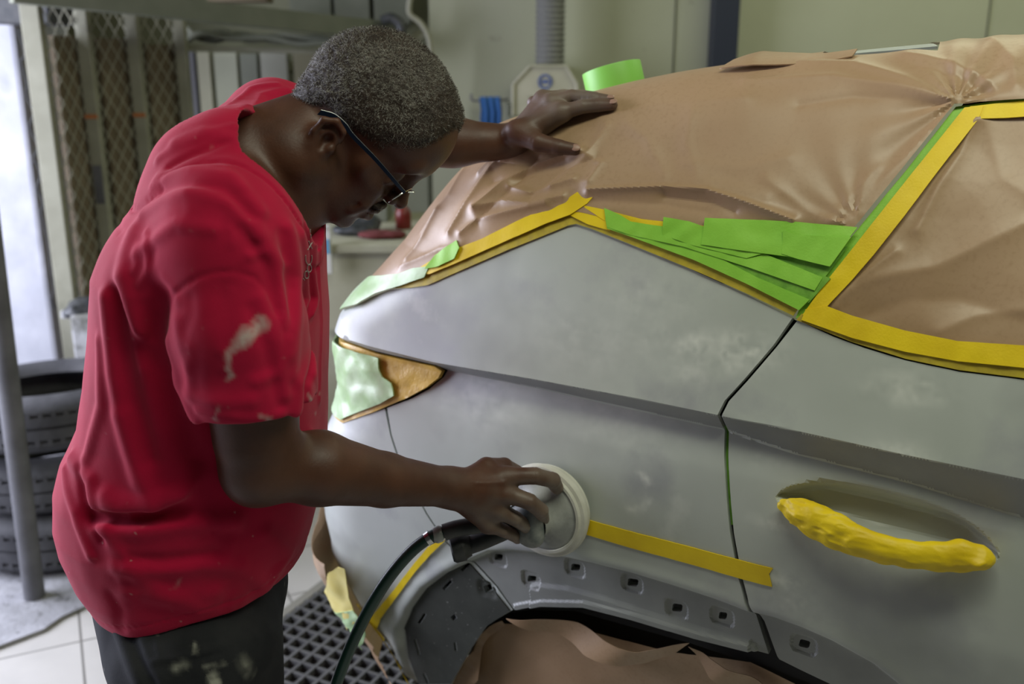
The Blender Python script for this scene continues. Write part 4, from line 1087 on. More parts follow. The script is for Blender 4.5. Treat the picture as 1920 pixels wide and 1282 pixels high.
ts = np.maximum.reduce([tl([(400, 1268), (405, 1282)], .010) * 1.2, .3 * tl([(455, 1240), (470, 1262)], .014), .4 * tl([(330, 1252), (345, 1246)], .010), .25 * tl([(420, 1245), (385, 1250)], .006), .4 * tl([(365, 1208), (366, 1222)], .005)])
set_attr(tr, 'stain', np.clip(ts * (1 + noise(uv_, 130, 4)) + (noise(uv_, 260, 9) > .9) * .25, 0, .9))
M['boot'] = pm('black_boot', (.02, .018, .016), rough=.5, bump=.3, bscale=200)
hx = pa(345, 1130, 1.30)[0]
for x0, y0 in ((hx + .03, 1.28), (hx - .12, 1.52)):
    fb = lambda p, x0=x0, y0=y0: np.maximum(smin(ellip(p, (x0 + .07, y0, .045), (.13, .05, .05)), pcap(p, (x0, y0, .06), (x0, y0, .12), .056), .03), .001 - p[:, 2])
    sdf_obj('boot', fb, (x0 - .12, y0 - .1, -.02), (x0 + .24, y0 + .1, .22), .006, M['boot'], man)

# ---- hair: a close cap and short curls
def hairline(q):
    """> 0 where hair grows, in head coordinates"""
    y = np.abs(q[:, 1])
    zt = np.interp(q[:, 0], [-.12, -.07, -.024, .010, .045, .080, .098, .112], [.012, .006, .030, .034, .034, .056, .088, .116])
    return q[:, 2] - zt + .01 * noise(q, 30, 2)
def f_hair(p):
    q = hl(p); d = np.minimum(cranium(q), f_head(p)) if False else cranium(q)
    nk = pcap(p, NB, NT, .072, .060)
    d = smin(d, nk, .03)
    h = hairline(q)
    d = d - .0045 * sstep(0, .022, h) + .0016 * (1 - np.clip(h / .01, 0, 1)) - .0013 * fbm(q, 170, 2, 3)
    return np.maximum(np.maximum(d, -h), cp * 0 - .2 - q[:, 2] * 0)
hv, hf = sdf_mesh(f_hair, HEAD - .19, HEAD + .25, .0020, 4)
hair = fast_obj('hair', hv, hf, M['hair_dark'], man)
nv = len(hv)
vn = np.zeros((nv, 3)); a = hv[hf[:, 1]] - hv[hf[:, 0]]; b = hv[hf[:, 2]] - hv[hf[:, 0]]; fnn = np.cross(a, b)
for k in range(4): np.add.at(vn, hf[:, k], fnn)
vn /= np.linalg.norm(vn, axis=1, keepdims=True) + 1e-12
qh = hl(hv); keep = np.where((hairline(qh) > -.001) & (vn @ (hv.mean(0) - hv[0]) < 9))[0]
idx = RNG.choice(keep, 42000)
V, Fq, mi = [], [], []
t = RNG.normal(size=(len(idx), 3)); n = vn[idx]; t -= (t * n).sum(1, keepdims=True) * n; t /= np.linalg.norm(t, axis=1, keepdims=True); s = np.cross(n, t)
p0 = hv[idx] + RNG.normal(size=(len(idx), 3)) * .0007; ln = RNG.uniform(.0022, .0050, len(idx))[:, None]
w = .00019
pts = [p0, p0 + n * ln * .55 + t * ln * .25, p0 + n * ln * .75 + t * ln * .75, p0 + n * ln * .45 + t * ln * 1.15]
wd = [w, w, w * .8, w * .3]
Vv = np.stack([q + sg * s * ww for q, ww in zip(pts, wd) for sg in (-1, 1)], 1).reshape(-1, 3)
base = (np.arange(len(idx)) * 8)[:, None]
Ff = np.concatenate([base + np.array([[0, 1, 3, 2]]), base + np.array([[2, 3, 5, 4]]), base + np.array([[4, 5, 7, 6]])])
curls = fast_obj('hair_curls', Vv, Ff, M['hair_dark'], hair, smooth=False); curls.data.materials.append(M['hair_grey'])
qi = hl(p0); grey = RNG.random(len(idx)) < np.clip(.42 + .40 * fbm(qi, 26, 2, 5) + .15 * sstep(.04, -.06, qi[:, 0]), .08, .9)
curls.data.polygons.foreach_set('material_index', np.tile(grey.astype(np.int32), 3))
# moustache
mv = MB()
rg = np.random.default_rng(3)
for i in range(700):
    y = rg.uniform(-.026, .026); z = -.0270 - abs(y) * .28 + rg.uniform(-.004, .004); x = .104 - (abs(y) / .03) ** 2 * .016
    o = hw((x, y, z)); d = HR @ np.array([.5, y * 22, -.75 + rg.uniform(-.3, .3)]); d /= np.linalg.norm(d); l = rg.uniform(.005, .009)
    sd = np.cross(d, HR @ np.array([1, 0, 0])); sd /= np.linalg.norm(sd) + 1e-9
    mv.add([o - sd * .0003, o + sd * .0003, o + d * l + sd * .0001, o + d * l - sd * .0001], [(0, 1, 2, 3)])
for sgn in (-1, 1):
    mo = chain
f_mo = lambda p: KP * chain(np.stack([hl(p)[:, 0], np.abs(hl(p)[:, 1]), hl(p)[:, 2]], -1), [(.1035, .002, -.0275), (.0995, .014, -.030), (.088, .027, -.037)], [.0048, .0052, .003]) - .0012 * noise(hl(p), 300, 5)
sdf_obj('moustache', f_mo, hw((.095, 0, -.03)) - .05, hw((.095, 0, -.03)) + .05, .0016, M['hair_dark'], man)
mv.build('moustache_hairs', M['hair_dark'], man)

# ---- nails
M['nail'] = pm('dusty_nail', (.34, .20, .15), rough=.4)
def nail(P, r, tw, sz=1.0):
    t = P[-1] - P[-2]; t /= np.linalg.norm(t); n = np.asarray(tw, float); n = n - (n @ t) * t; n /= np.linalg.norm(n); b = np.cross(n, t)
    c = P[-1] + n * r * .80 + t * r * .25; R = np.stack([t, b, n], 1)
    sdf_obj('fingernail', lambda p: ellip(p, c, (.0078 * sz, .0060 * sz, .0022), R), c - .014, c + .014, .0011, M['nail'], man, 2)
_th = [onpaper(1055, 284, .017), onpaper(1082, 285, .010)]
nail(_th, .0100, (-.1, -.85, .5), 1.1); nail(LH[0][0], .0090, (-.3, -.5, .8)); nail(LH[1][0], .0092, (-.3, -.3, .9))

# ---- glasses
M['lens'] = pm('spectacle_lens', (.95, .97, .97), rough=.02, trans=1.0, spec=.6); M['lens'].node_tree.nodes['Principled BSDF'].inputs['IOR'].default_value = 1.5
M['frame'] = pm('dark_blue_metal', (.012, .020, .045), rough=.28, metal=.6); M['steel'] = pm('brushed_steel', (.55, .56, .56), rough=.25, metal=1.0)
gl = empty('eyeglasses', hw((.12, 0, .012)), 'narrow dark blue framed glasses worn low on the nose', 'glasses')
for sg in (-1, 1):
    pts = [hw(q) for q in [(-.030, sg * .082, .024), (-.014, sg * .0835, .0325), (.004, sg * .0840, .0335), (.020, sg * .084, .030), (.060, sg * .080, .026), (.095, sg * .073, .020), (.114, sg * .064, .016)]]
    P = spline(pts, 6); mb = MB(); upv = HR @ np.array([0, 0, 1.]); sid = np.array([0, sg * 1., 0])
    h = np.interp(np.arange(len(P)), [0, 8, len(P) - 1], [.0042, .0032, .0022])[:, None]
    mb.quadstrip(P - upv * h, P + upv * h, .0016, sid); mb.build('temple', M['frame'], gl)
    MB().tube(P + upv * h + sid * .0008, .0006, 6).build('temple_edge', M['steel'], gl)
    c = np.array([.1115, sg * .036, .0045]); W, Hh = .026, .0160; ring = []
    ax1 = np.array([-.08 , sg * 1.0, 0]); ax1 /= np.linalg.norm(ax1); ax2 = np.array([.30, 0, 1.]); ax2 /= np.linalg.norm(ax2)
    for k in range(40):
        w_ = 2 * math.pi * k / 40; cw, sw = math.cos(w_), math.sin(w_)
        ring.append(c + ax1 * W * np.sign(cw) * abs(cw) ** .7 + ax2 * Hh * np.sign(sw) * abs(sw) ** .7)
    ringw = [hw(q) for q in ring]
    MB().tube(ringw + [ringw[0]], .0011, 6, cap=False).build('rim', M['steel'], gl)
    nrm = HR @ np.cross(ax1, ax2) ; nrm = nrm / np.linalg.norm(nrm)
    lb = MB(); cc = hw(c); rw = [cc + (q - cc) * .97 for q in ringw]
    lb.add([cc + nrm * .001] + [q + nrm * .001 for q in rw] + [cc - nrm * .001] + [q - nrm * .001 for q in rw],
           [(0, 1 + k, 1 + (k + 1) % 40) for k in range(40)] + [(41, 42 + (k + 1) % 40, 42 + k) for k in range(40)] + [(1 + k, 42 + k, 42 + (k + 1) % 40, 1 + (k + 1) % 40) for k in range(40)])
    lb.build('lens', M['lens'], gl, smooth=True)
MB().tube(spline([hw(q) for q in [(.117, -.010, .010), (.123, 0, .014), (.117, .010, .010)]], 5), .0012, 6).build('bridge', M['steel'], gl)
# thin cord round the neck
ncen = NB + RAYD * .045
MB().tube([ncen + .0705 * (math.cos(k / 40 * 2 * math.pi) * np.cross(RAYD, [0, 1., 0]) + math.sin(k / 40 * 2 * math.pi) * np.array([0, 1., 0])) for k in range(41)], .0012, 6, cap=False).build('neck_cord', M['steel'], man)
print('ARM', np.linalg.norm(SR - ERt), np.linalg.norm(ERt - WR), 'L', np.linalg.norm(SL - EL), np.linalg.norm(EL - WL), 'disc', DISC)
# ------------------------------------------------------------------ the sander, its hose
M['dust_pad'] = pm('dusty_cream_rubber', (.55, .54, .46), (.66, .65, .58), scale=30, rough=.6, bump=.2, bscale=200)
M['dust_grey'] = pm('dusty_grey_plastic', (.30, .31, .29), (.44, .45, .42), scale=26, rough=.55, bump=.2, bscale=300, layers=[((.12, .13, .13), 14, .6, .75, 3)])
M['grip'] = pm('grey_rubber_grip', (.09, .11, .11), (.30, .31, .29), scale=30, rough=.6)
M['pale_blue'] = pm('pale_plastic', (.50, .58, .60), rough=.4)
M['black_rubber'] = pm('black_rubber', (.02, .024, .026), (.05, .05, .05), scale=30, rough=.5)
M['hose'] = pm('dark_green_hose', (.010, .040, .030), (.016, .055, .042), scale=12, rough=.35, layers=[((.3, .32, .3), 60, .76, .80, 2)])
M['clear'] = pm('clear_plastic_ring', (.75, .78, .75), rough=.15, trans=.6)
DC = pix_hit([1036], [946])[0]; DN = grad(body, DC)[0]; DNW = DN[0] * CL + DN[1] * CN + np.array([0, 0, DN[2]]); DNW /= np.linalg.norm(DNW)
D0 = from_car(DC)[0] + DNW * .004
sander = empty('orbital_sander', D0, 'round dusty palm sander pressed flat on the grey panel by the hand', 'sander')
MB().lathe([(.001, 0), (.070, 0), (.075, .002), (.075, .012), (.070, .014), (.001, .014)], D0, DNW, 64).build('sanding_pad', M['dust_pad'], sander, smooth=True)
MB().lathe([(.066, .014), (.079, .013), (.0815, .018), (.0815, .024), (.079, .028), (.0735, .030), (.071, .034), (.0665, .0345), (.0655, .030)], D0, DNW, 64).build('shroud_ring', M['dust_pad'], sander, smooth=True)
MB().lathe([(.066, .030), (.060, .0345), (.050, .038), (.040, .044), (.034, .052), (.033, .062), (.033, .074), (.037, .080)], D0, DNW, 64).build('shroud', M['dust_grey'], sander, smooth=True)
def f_grip(p):
    q = p - D0; h = q @ DNW; r = q - h[:, None] * DNW; x = r @ np.array([0, 0, 1.]); y = r @ np.cross(DNW, [0, 0, 1.]); R = np.hypot(x, y); a = np.arctan2(x, y)
    rad = .0385 + .004 * np.cos(3 * a + .5)
    return (smax(R - rad, np.abs(h - .083) - .016, .022)) * .8
sdf_obj('grip', f_grip, D0 + DNW * .083 - .07, D0 + DNW * .083 + .07, .0018, M['grip'], sander)
W0 = D0 + DNW * .05
PORT = [W0 + .02 * (at(930, 1000, 1.47) - W0), at(938, 998, 1.468), at(905, 1012, 1.46), at(878, 1022, 1.455)]
MB().tube(spline(PORT, 5), .0155, 20).build('dust_port', M['black_rubber'], sander, smooth=True)
MB().tube([at(882, 1021, 1.456), at(872, 1023, 1.455), at(868, 1024, 1.454), at(850, 1030, 1.452), at(846, 1031, 1.4515)], [.018, .021, .0235, .0225, .019], 20).build('dust_collar', M['black_rubber'], sander, smooth=True)
MB().tube(spline([W0 + DNW * .0, at(925, 985, 1.455), at(895, 985, 1.440), at(860, 990, 1.432), at(832, 998, 1.428)], 5), [.012] * 10 + [.0135] * 11, 18).build('air_inlet', M['black_rubber'], sander, smooth=True)
MB().lathe([(.0005, 0), (.011, 0), (.0125, .003), (.0125, .007), (.010, .010), (.0005, .010)], at(925, 874, 1.50), np.array([-.4, -.3, .85]), 24).build('throttle_lever', M['pale_blue'], sander, smooth=True)
HP_ = [at(838, 996, 1.428), at(812, 1004, 1.424), at(775, 1030, 1.42), at(735, 1075, 1.42), at(700, 1128, 1.42), at(670, 1185, 1.42), at(648, 1235, 1.42), at(628, 1290, 1.42), at(606, 1370, 1.42)]
end = HP_[-1].copy()
more = [end + np.array([-.02, .02, -.14]), end + np.array([-.02, .05, -.30]), np.array([end[0] - .01, end[1] + .12, .08]), np.array([end[0] + .0, end[1] + .20, .034]), np.array([end[0] - .04, end[1] + .45, .034]), np.array([end[0] - .2, end[1] + .75, .034])]
ah = empty('air_hose', [end[0], end[1] + .2, .024], 'dark green air hose curving down from the sander past the bumper', 'hose')
MB().tube(spline(HP_ + more, 8), .0098, 18).build('hose', M['hose'], ah, smooth=True)
MB().tube([at(830, 999, 1.4275), at(826, 1000, 1.427), at(818, 1003, 1.425), at(812, 1004, 1.424)], [.0115, .0135, .0135, .0112], 20).build('clear_collar', M['clear'], ah, smooth=True)
MB().tube([at(808, 1006, 1.424), at(800, 1011, 1.423)], [.0118, .0112], 20).build('hose_clip', M['steel'], ah, smooth=True)

# ------------------------------------------------------------------ roll of tape lying on the hatch paper
rc = np.array([.435, .42]); zs = np.linspace(1.3, 1.7, 800); bz = body(np.stack([np.full(800, rc[0]), np.full(800, rc[1]), zs], -1)); rz = zs[np.argmax(bz > 0)]
RC = np.array([[rc[0], rc[1], rz]]); RN = grad(body, RC)[0]; RNW = RN[0] * CL + RN[1] * CN + np.array([0, 0, RN[2]]); R0 = from_car(RC)[0] + RNW * .008
roll = empty('tape_roll', R0, 'bright green roll of masking tape lying on the hatch paper behind the hand', 'tape roll')
MB().lathe([(.052, 0), (.0555, .001), (.056, .003), (.056, .045), (.0555, .047), (.052, .048), (.041, .0475), (.041, .0005), (.052, 0)], R0, RNW, 56).build('tape', pm('fresh_green_tape', (.25, .62, .10), rough=.45, bump=.15, bscale=40, stretch=(1, 1, 12)), roll, smooth=True)
MB().lathe([(.041, .0005), (.041, .0475), (.0385, .0475), (.0385, .0005), (.041, .0005)], R0, RNW, 56).build('cardboard_core', pm('cardboard', (.42, .33, .22), rough=.8), roll, smooth=True)
print('ROLL', project(R0), project(R0 + RNW * .048))
# ------------------------------------------------------------------ things in the workshop behind
M['grey_steel'] = pm('worn_grey_steel', (.09, .09, .095), (.14, .14, .15), scale=9, rough=.6, layers=[((.08, .08, .08), 6, .6, .75, 4)])
M['bar'] = pm('dusty_cream_paint', (.24, .235, .17), (.30, .295, .22), scale=8, rough=.75, layers=[((.17, .17, .12), 5, .62, .74, 4)])
M['brown_board'] = pm('dusty_brown_board', (.13, .10, .06), (.17, .135, .085), scale=5, rough=.9)
M['olive'] = pm('olive_steel', (.12, .13, .09), (.16, .165, .12), scale=5, rough=.7)
M['machine'] = pm('dusty_beige_metal', (.36, .345, .25), (.42, .40, .30), scale=9, rough=.7)
M['duct'] = pm('grey_duct', (.17, .17, .155), rough=.6, metal=.2)
M['tyre'] = pm('dusty_tyre', (.045, .045, .05), (.09, .09, .095), scale=9, rough=.85, bump=.3, bscale=60, bdist=.004)
M['blue_cloth'] = pm('blue_cloth', (.02, .085, .24), (.03, .11, .30), scale=9, rough=.9, bump=.5, bscale=160)
M['blue_print'] = pm('blue_print', (.05, .09, .26), rough=.6)
# steel post
pb = atz(65, 1118, .012)
post = MB().tube([(pb[0], pb[1], .012), (pb[0] + .07, pb[1], 3.2)], .031, 24).build('steel_post', M['grey_steel'], smooth=True)
set_props(post, 'round grey steel post standing on the dusty concrete', 'post')
# tyres
def tyre_mesh(name, c, axis, Ro, Ri, W, label, parent_loc, seed):
    t = empty(name, parent_loc, label, 'tyre', 'old tyres')
    z = np.asarray(axis, float) / np.linalg.norm(axis); h = W / 2
    prof = [(Ri, -h * .62), (Ri + .015, -h * .86), (Ri + (Ro - Ri) * .45, -h * 1.04), (Ro - .035, -h * .92), (Ro - .012, -h * .78), (Ro, -h * .60)]
    for g in (-.36, -.0, .36):
        prof += [(Ro, (g - .045) * h * 1.3), (Ro - .008, (g - .04) * h * 1.3), (Ro - .008, (g + .04) * h * 1.3), (Ro, (g + .045) * h * 1.3)]
    prof += [(Ro, h * .60), (Ro - .012, h * .78), (Ro - .035, h * .92), (Ri + (Ro - Ri) * .45, h * 1.04), (Ri + .015, h * .86), (Ri, h * .62), (Ri + .012, h * .5), (Ro - .03, h * .4), (Ro - .03, -h * .4), (Ri + .012, -h * .5), (Ri, -h * .62)]
    x = np.cross(z, [0, 0, 1.]) if abs(z[2]) < .9 else np.cross(z, [1., 0, 0]); x /= np.linalg.norm(x); y = np.cross(z, x); mb = MB().lathe(prof, c, z, 72)
    for k in range(60):
        for s in (-1, 1):
            w = 2 * math.pi * (k + .25 * s) / 60; r = math.cos(w) * x + math.sin(w) * y; tg = -math.sin(w) * x + math.cos(w) * y
            R = Matrix((tuple(tg), tuple(z), tuple(r))).transposed()
            mb.box(np.asarray(c) + r * (Ro - .0055) + z * s * h * .52, (.014, h * .22, .012), R)
    mb.build('carcass', M['tyre'], t, smooth=True)
    return t
tc = atz(110, 1087, .012); tx, ty = tc[0] - .10, tc[1] + .32
tyre_mesh('tyre', (tx, ty, .111), (0, 0, 1), .33, .20, .190, 'dusty black tyre at the bottom of the stack on the floor', (tx, ty, .012), 1)
tyre_mesh('tyre', (tx - .02, ty + .01, .303), (.0, .0, 1), .325, .20, .180, 'black tyre in the middle of the stack behind the post', (tx, ty, .22), 2)
tyre_mesh('tyre', (tx + .0, ty + .0, .500), (-.03, .07, 1), .345, .22, .175, 'big open tyre tilted on top of the stack', (tx, ty, .43), 3)
tyre_mesh('tyre', (tx - .50, ty + .20, .335), (.9, -.35, .22), .325, .2, .2, 'tyre leaning upright against the tyre stack at the picture edge', (tx - .5, ty + .2, .012), 4)
# paint-crusted stand
M['crust'] = pm('paint_crusted_metal', (.42, .42, .42), (.16, .16, .14), scale=11, lo=.42, hi=.58, rough=.85, bump=.6, bscale=30, bdist=.01)
s0, s1 = at(128, 592, 3.55), at(205, 592, 3.55); zt_ = s0[2]; zb_ = at(150, 725, 3.55)[2]
sd = empty('paint_stand', ((s0[0] + s1[0]) / 2, 3.7, .012), 'metal stand crusted with pale paint behind the man', 'stand')
MB().box(((s0[0] + s1[0]) / 2, 3.70, (zt_ + zb_) / 2), (s1[0] - s0[0], .30, zt_ - zb_), bev=.012).build('tray_box', M['crust'], sd)
MB().box((s0[0] - .02, 3.66, zt_ - .02), (.10, .05, .03), bev=.006).build('clamp_arm', M['crust'], sd)
for dx, dy in ((.02, .02), (.02, .26), (s1[0] - s0[0] - .02, .02), (s1[0] - s0[0] - .02, .26)):
    MB().tube([(s0[0] + dx, 3.56 + dy, .012), (s0[0] + dx, 3.56 + dy, zb_ + .02)], .016, 12).build('leg', M['crust'], sd, smooth=True)
rb = lambda p: smin(ellip(p, at(165, 575, 3.68), (.075, .07, .035)), ellip(p, at(150, 584, 3.62), (.06, .05, .02)), .03) - .006 * fbm(p, 22, 2, 3)
c_ = at(165, 575, 3.68)
set_props(sdf_obj('rag', rb, c_ - .14, c_ + .14, .005, M['black_rubber']), 'crumpled dark rag lying on top of the crusted stand', 'rag')
# sliding lattice gate
YG0, YG1 = 3.72, 4.35
def yg(px): return YG0 + (YG1 - YG0) * (px - 40) / 320.0
M['mesh_wire'] = pm('dusty_mesh', (.34, .33, .25), (.40, .39, .30), scale=9, rough=.8)
gate = empty('lattice_gate', at(200, 560, 3.95) * np.array([1, 1, 0]) + np.array([0, 0, .012]), 'cream steel gate with diamond mesh and three brown boards behind', 'gate')
bars = [((40, 20), (76, 20), (104, 560), (133, 560)), ((139, 20), (163, 20), (190, 400), (213, 400)), ((231, 22), (254, 22), (281, 330), (304, 330)), ((320, 36), (341, 36), (350, 215), (372, 215))]
mid = []
for (a, b, c, d) in bars:
    xa = (a[0] + b[0]) / 2; Yb = yg(xa); p0, p1 = at(a[0], 106, Yb), at(b[0], 106, Yb)
    off = (106 - 20) * .13; p0 = at(a[0] + off, 106, Yb); p1 = at(b[0] + off, 106, Yb)
    w = p1[0] - p0[0]; x = (p0[0] + p1[0]) / 2; mid.append((x, Yb, w))
    MB().box((x, Yb, .965), (w, .04, 1.91), bev=.004).build('upright', M['bar'], gate)
M['orange'] = pm('orange_paint_mark', (.45, .16, .05), rough=.7)
for (x, Yb, w), py in ((mid[1], 218), (mid[2], 215)):
    MB().box((x, Yb - .021, at(960, py, Yb)[2]), (w * 1.01, .003, .016)).build('paint_mark', M['orange'], gate)
x, Yb, w = mid[1]; MB().box((x, Yb - .021, at(960, 345, Yb)[2]), (w * .7, .003, .15), bev=.001).build('paint_smudge', M['grey_steel'], gate)
for i in range(3):
    (xa, ya, wa), (xb, yb, wb) = mid[i], mid[i + 1]; A = np.array([xa + wa / 2, ya]); B = np.array([xb - wb / 2, yb]); L = np.linalg.norm(B - A); mb = MB()
    dirx = np.append((B - A) / L, 0); nr = np.array([dirx[1], -dirx[0], 0]); dw, dh = L / 3, .085
    def P(u, z): return np.append(A + (B - A) * u / L, z)
    nz_ = int(1.88 / dh)
    for r_ in range(nz_):
        for c2 in range(3):
            u0, z0 = c2 * dw, .05 + r_ * dh
            for q0, q1 in (((u0, z0 + dh / 2), (u0 + dw / 2, z0)), ((u0 + dw / 2, z0), (u0 + dw, z0 + dh / 2)), ((u0 + dw, z0 + dh / 2), (u0 + dw / 2, z0 + dh)), ((u0 + dw / 2, z0 + dh), (u0, z0 + dh / 2))):
                a, b = P(*q0), P(*q1); t = b - a; s_ = np.cross(t / np.linalg.norm(t), nr) * .0014
                mb.quadstrip([a - s_, b - s_], [a + s_, b + s_], .003, nr)
    mb.build('mesh_panel', M['mesh_wire'], gate)
    zt2 = [at(960, 60, ya)[2], at(960, 66, ya)[2], at(960, 78, ya)[2]][i]
    MB().box(((A[0] + B[0]) / 2, (ya + yb) / 2 + .07, zt2 / 2), (L * 1.12, .02, zt2 - .02), Matrix.Rotation(math.atan2(B[1] - A[1], B[0] - A[0]), 3, 'Z')).build('backing_board', M['brown_board'], gate)
# knotted cable hanging down the whitewashed wall's edge
ck = [(36, 55), (50, 100), (42, 118), (54, 155), (52, 178), (62, 200), (66, 215), (58, 238), (70, 262), (74, 280), (66, 296), (76, 315), (78, 335), (72, 352), (84, 380), (80, 400), (88, 430), (96, 470), (98, 500), (104, 540), (100, 560), (106, 580)]
set_props(MB().tube(spline([at(x - 3, y, 4.192) for x, y in ck], 4), .004, 8).build('cable', M['black_rubber'], smooth=True), 'thin dark kinked cable hanging down the edge of the whitewashed wall', 'cable')
# beams and ledges
def beam(name, p0, p1, h, d, mat, label, cat):
    p0 = np.asarray(p0, float); p1 = np.asarray(p1, float); t = p1 - p0; L = np.linalg.norm(t); t /= L; s = np.cross(t, [0, 0, 1.]); s /= np.linalg.norm(s); u = np.cross(s, t)
    R = Matrix((tuple(t), tuple(s), tuple(u))).transposed(); o = MB().box((p0 + p1) / 2, (L, d, h), R, bev=.004).build(name, mat); return set_props(o, label, cat)
beam('overhead_rail', at(20, -16, 3.62), at(745, 60, 4.5), .075, .08, M['olive'], 'grey-green steel rail running above the lattice gate', 'rail')
beam('cable_ledge', at(335, 88, 4.35), at(600, 98, 4.5), .020, .10, M['bar'], 'narrow cream ledge carrying a bundle of dusty cables', 'ledge')
beam('pipe_support', at(735, 92, 4.45), at(800, 58, 4.45), .04, .04, M['bar'], 'short pale bracket under the corner pipe behind his head', 'bracket')
for i, (pts, lab) in enumerate([([(345, 80), (380, 62), (430, 72), (500, 70), (560, 82), (620, 80), (700, 88)], 'lowest dusty cable sagging along the cream ledge'),
                                ([(350, 50), (372, 66), (420, 60), (470, 76), (530, 66), (600, 74), (700, 78)], 'middle dusty cable twisted along the cream ledge'),
                                ([(345, 62), (400, 76), (450, 64), (520, 78), (590, 70), (660, 84), (720, 74)], 'topmost dusty cable looped along the cream ledge')]):
    set_props(MB().tube(spline([at(x, y, 4.38 + .02 * i) for x, y in pts], 6), .013, 12).build('cable', M['olive'], smooth=True), lab, 'cable', 'cables on the ledge')
set_props(MB().tube(spline([at(770, -10, 4.4), at(768, 25, 4.4), at(790, 45, 4.4), at(806, 80, 4.4), at(810, 160, 4.42), at(812, 260, 4.45)], 8), .012, 12).build('conduit', M['bar'], smooth=True), 'pale conduit bending down the wall corner', 'pipe')
set_props(MB().tube(spline([at(716, 40, 4.38), at(735, 34, 4.38), at(752, 48, 4.38), at(748, 72, 4.38), at(728, 80, 4.38)], 6), .022, 14).build('cable', M['black_rubber'], smooth=True), 'thick dark cable loop by the wall corner above his head', 'cable')
# boards stored upright behind the ledge
for i, (xa, xb, ya, yb, c, lab) in enumerate([(367, 395, 97, 300, (.42, .41, .29), 'narrow cream board standing next to the gate'), (399, 446, 98, 320, (.40, .41, .30), 'wide pale board standing beside the narrow cream board'),
        (448, 484, 100, 320, (.20, .21, .16), 'dark olive board between two pale boards'), (486, 540, 98, 152, (.38, .38, .31), 'short pale panel box just behind his shoulder'),
        (548, 600, 100, 330, (.30, .28, .18), 'tan board standing behind his neck'), (700, 735, 92, 420, (.33, .33, .25), 'tall pale board by the corner behind his head'), (742, 800, 88, 420, (.38, .39, .28), 'broad pale post at the wall corner behind his forehead'),
        (345, 366, 97, 300, (.16, .16, .17), 'dark grey strip standing at the gate end')]):
    a, b = at(xa, 106, 4.72), at(xb, 106, 4.72); zt = at(960, ya, 4.72)[2]; z0 = .012 if yb > 160 else at(960, yb, 4.72)[2]
    o = MB().box(((a[0] + b[0]) / 2, 4.74, (zt + z0) / 2), (b[0] - a[0] - .01, .05, zt - z0), bev=.003).build('board', pm('board_paint', tuple(t * .62 for t in c), tuple(t * .72 for t in c), scale=4, rough=.8)); set_props(o, lab, 'board', 'boards stored upright')
    if yb <= 160: MB().box(((a[0] + b[0]) / 2, 4.90, (zt + z0) / 2), (.04, .30, .04)).build('wall_bracket', M['bar'], o)
for i, (xa, xb) in enumerate([(545, 622), (628, 694), (702, 770)]):
    a, b = at(xa, 30, 4.95), at(xb, 30, 4.95)
    o = MB().box(((a[0] + b[0]) / 2, 4.99, 1.98), (b[0] - a[0], .10, .42), bev=.004).build('cupboard_panel', M['olive'])
    set_props(o, ['khaki wall cupboard nearest the lattice gate', 'middle khaki wall cupboard above the rail', 'khaki wall cupboard nearest the wall corner'][i], 'cupboard', 'wall cupboards above the rail')
b0 = at(380, 5, 4.5); set_props(MB().box((at(440, 2, 4.5)[0], 4.6, at(440, -2, 4.5)[2] + .02), (.26, .12, .06), bev=.005).build('wooden_box', M['brown_board']), 'flat brown wooden box lying on the overhead rail', 'box')
b0 = at(0, 20, 3.7); set_props(MB().box((b0[0] - .02, 4.05, b0[2] + .03), (.22, .32, .14), bev=.01).build('motor_box', M['black_rubber']), 'dark grey motor box fixed high on the whitewashed wall', 'box')
# workbench
bx0, bx1 = at(560, 700, 3.42)[0], at(900, 700, 3.42)[0]; bz = at(700, 458, 3.42)[2]
M['bench'] = pm('grimy_khaki_paint', (.33, .32, .22), (.40, .39, .29), scale=5, rough=.8, layers=[((.10, .11, .09), 5, .62, .74, 4), ((.55, .53, .45), 9, .68, .78, 5)])
wb = empty('workbench', ((bx0 + bx1) / 2, 3.8, .012), 'grimy khaki workbench behind the man, cluttered on top', 'workbench')
MB().box(((bx0 + bx1) / 2, 3.80, bz / 2 - .01), (bx1 - bx0 - .03, .70, bz - .05)).build('cabinet_body', M['bench'], wb)
MB().box(((bx0 + bx1) / 2, 3.79, bz - .015), (bx1 - bx0, .76, .03), bev=.005).build('worktop', M['bench'], wb)
def lathe_thing(name, c, prof, mat, label, cat, parts=()):
    o = MB().lathe(prof, c, (0, 0, 1), 28, cap=False).build(name, mat, smooth=True); set_props(o, label, cat)
    for nm, pr, mt in parts: MB().lathe(pr, c, (0, 0, 1), 24).build(nm, mt, o, smooth=True)
    return o
M['red_pl'] = pm('dark_red_plastic', (.16, .015, .01), rough=.35); M['white_pl'] = pm('dusty_white_plastic', (.6, .6, .56), rough=.5)
bc = np.array([at(757, 440, 3.75)[0], 3.75, bz])
lathe_thing('spray_bottle', bc, [(.0005, .0005), (.028, .001), (.030, .01), (.030, .055), (.024, .075), (.011, .088), (.011, .095)], M['red_pl'], 'red spray bottle with a white head on the workbench', 'bottle', [('spray_head', [(.001, .095), (.014, .095), (.014, .11), (.008, .115), (.011, .14), (.004, .147), (.0005, .147)], M['white_pl'])])
set_props(sdf_obj('rag', lambda p: ellip(p, (at(715, 462, 3.52)[0], 3.55, bz + .012), (.085, .05, .016)) - .005 * fbm(p, 22, 2, 5), (at(715, 462, 3.52)[0] - .14, 3.42, bz - .03), (at(715, 462, 3.52)[0] + .14, 3.68, bz + .08), .005, pm('maroon_cloth', (.13, .025, .025), rough=.9)), 'folded maroon rag at the front of the workbench', 'rag')
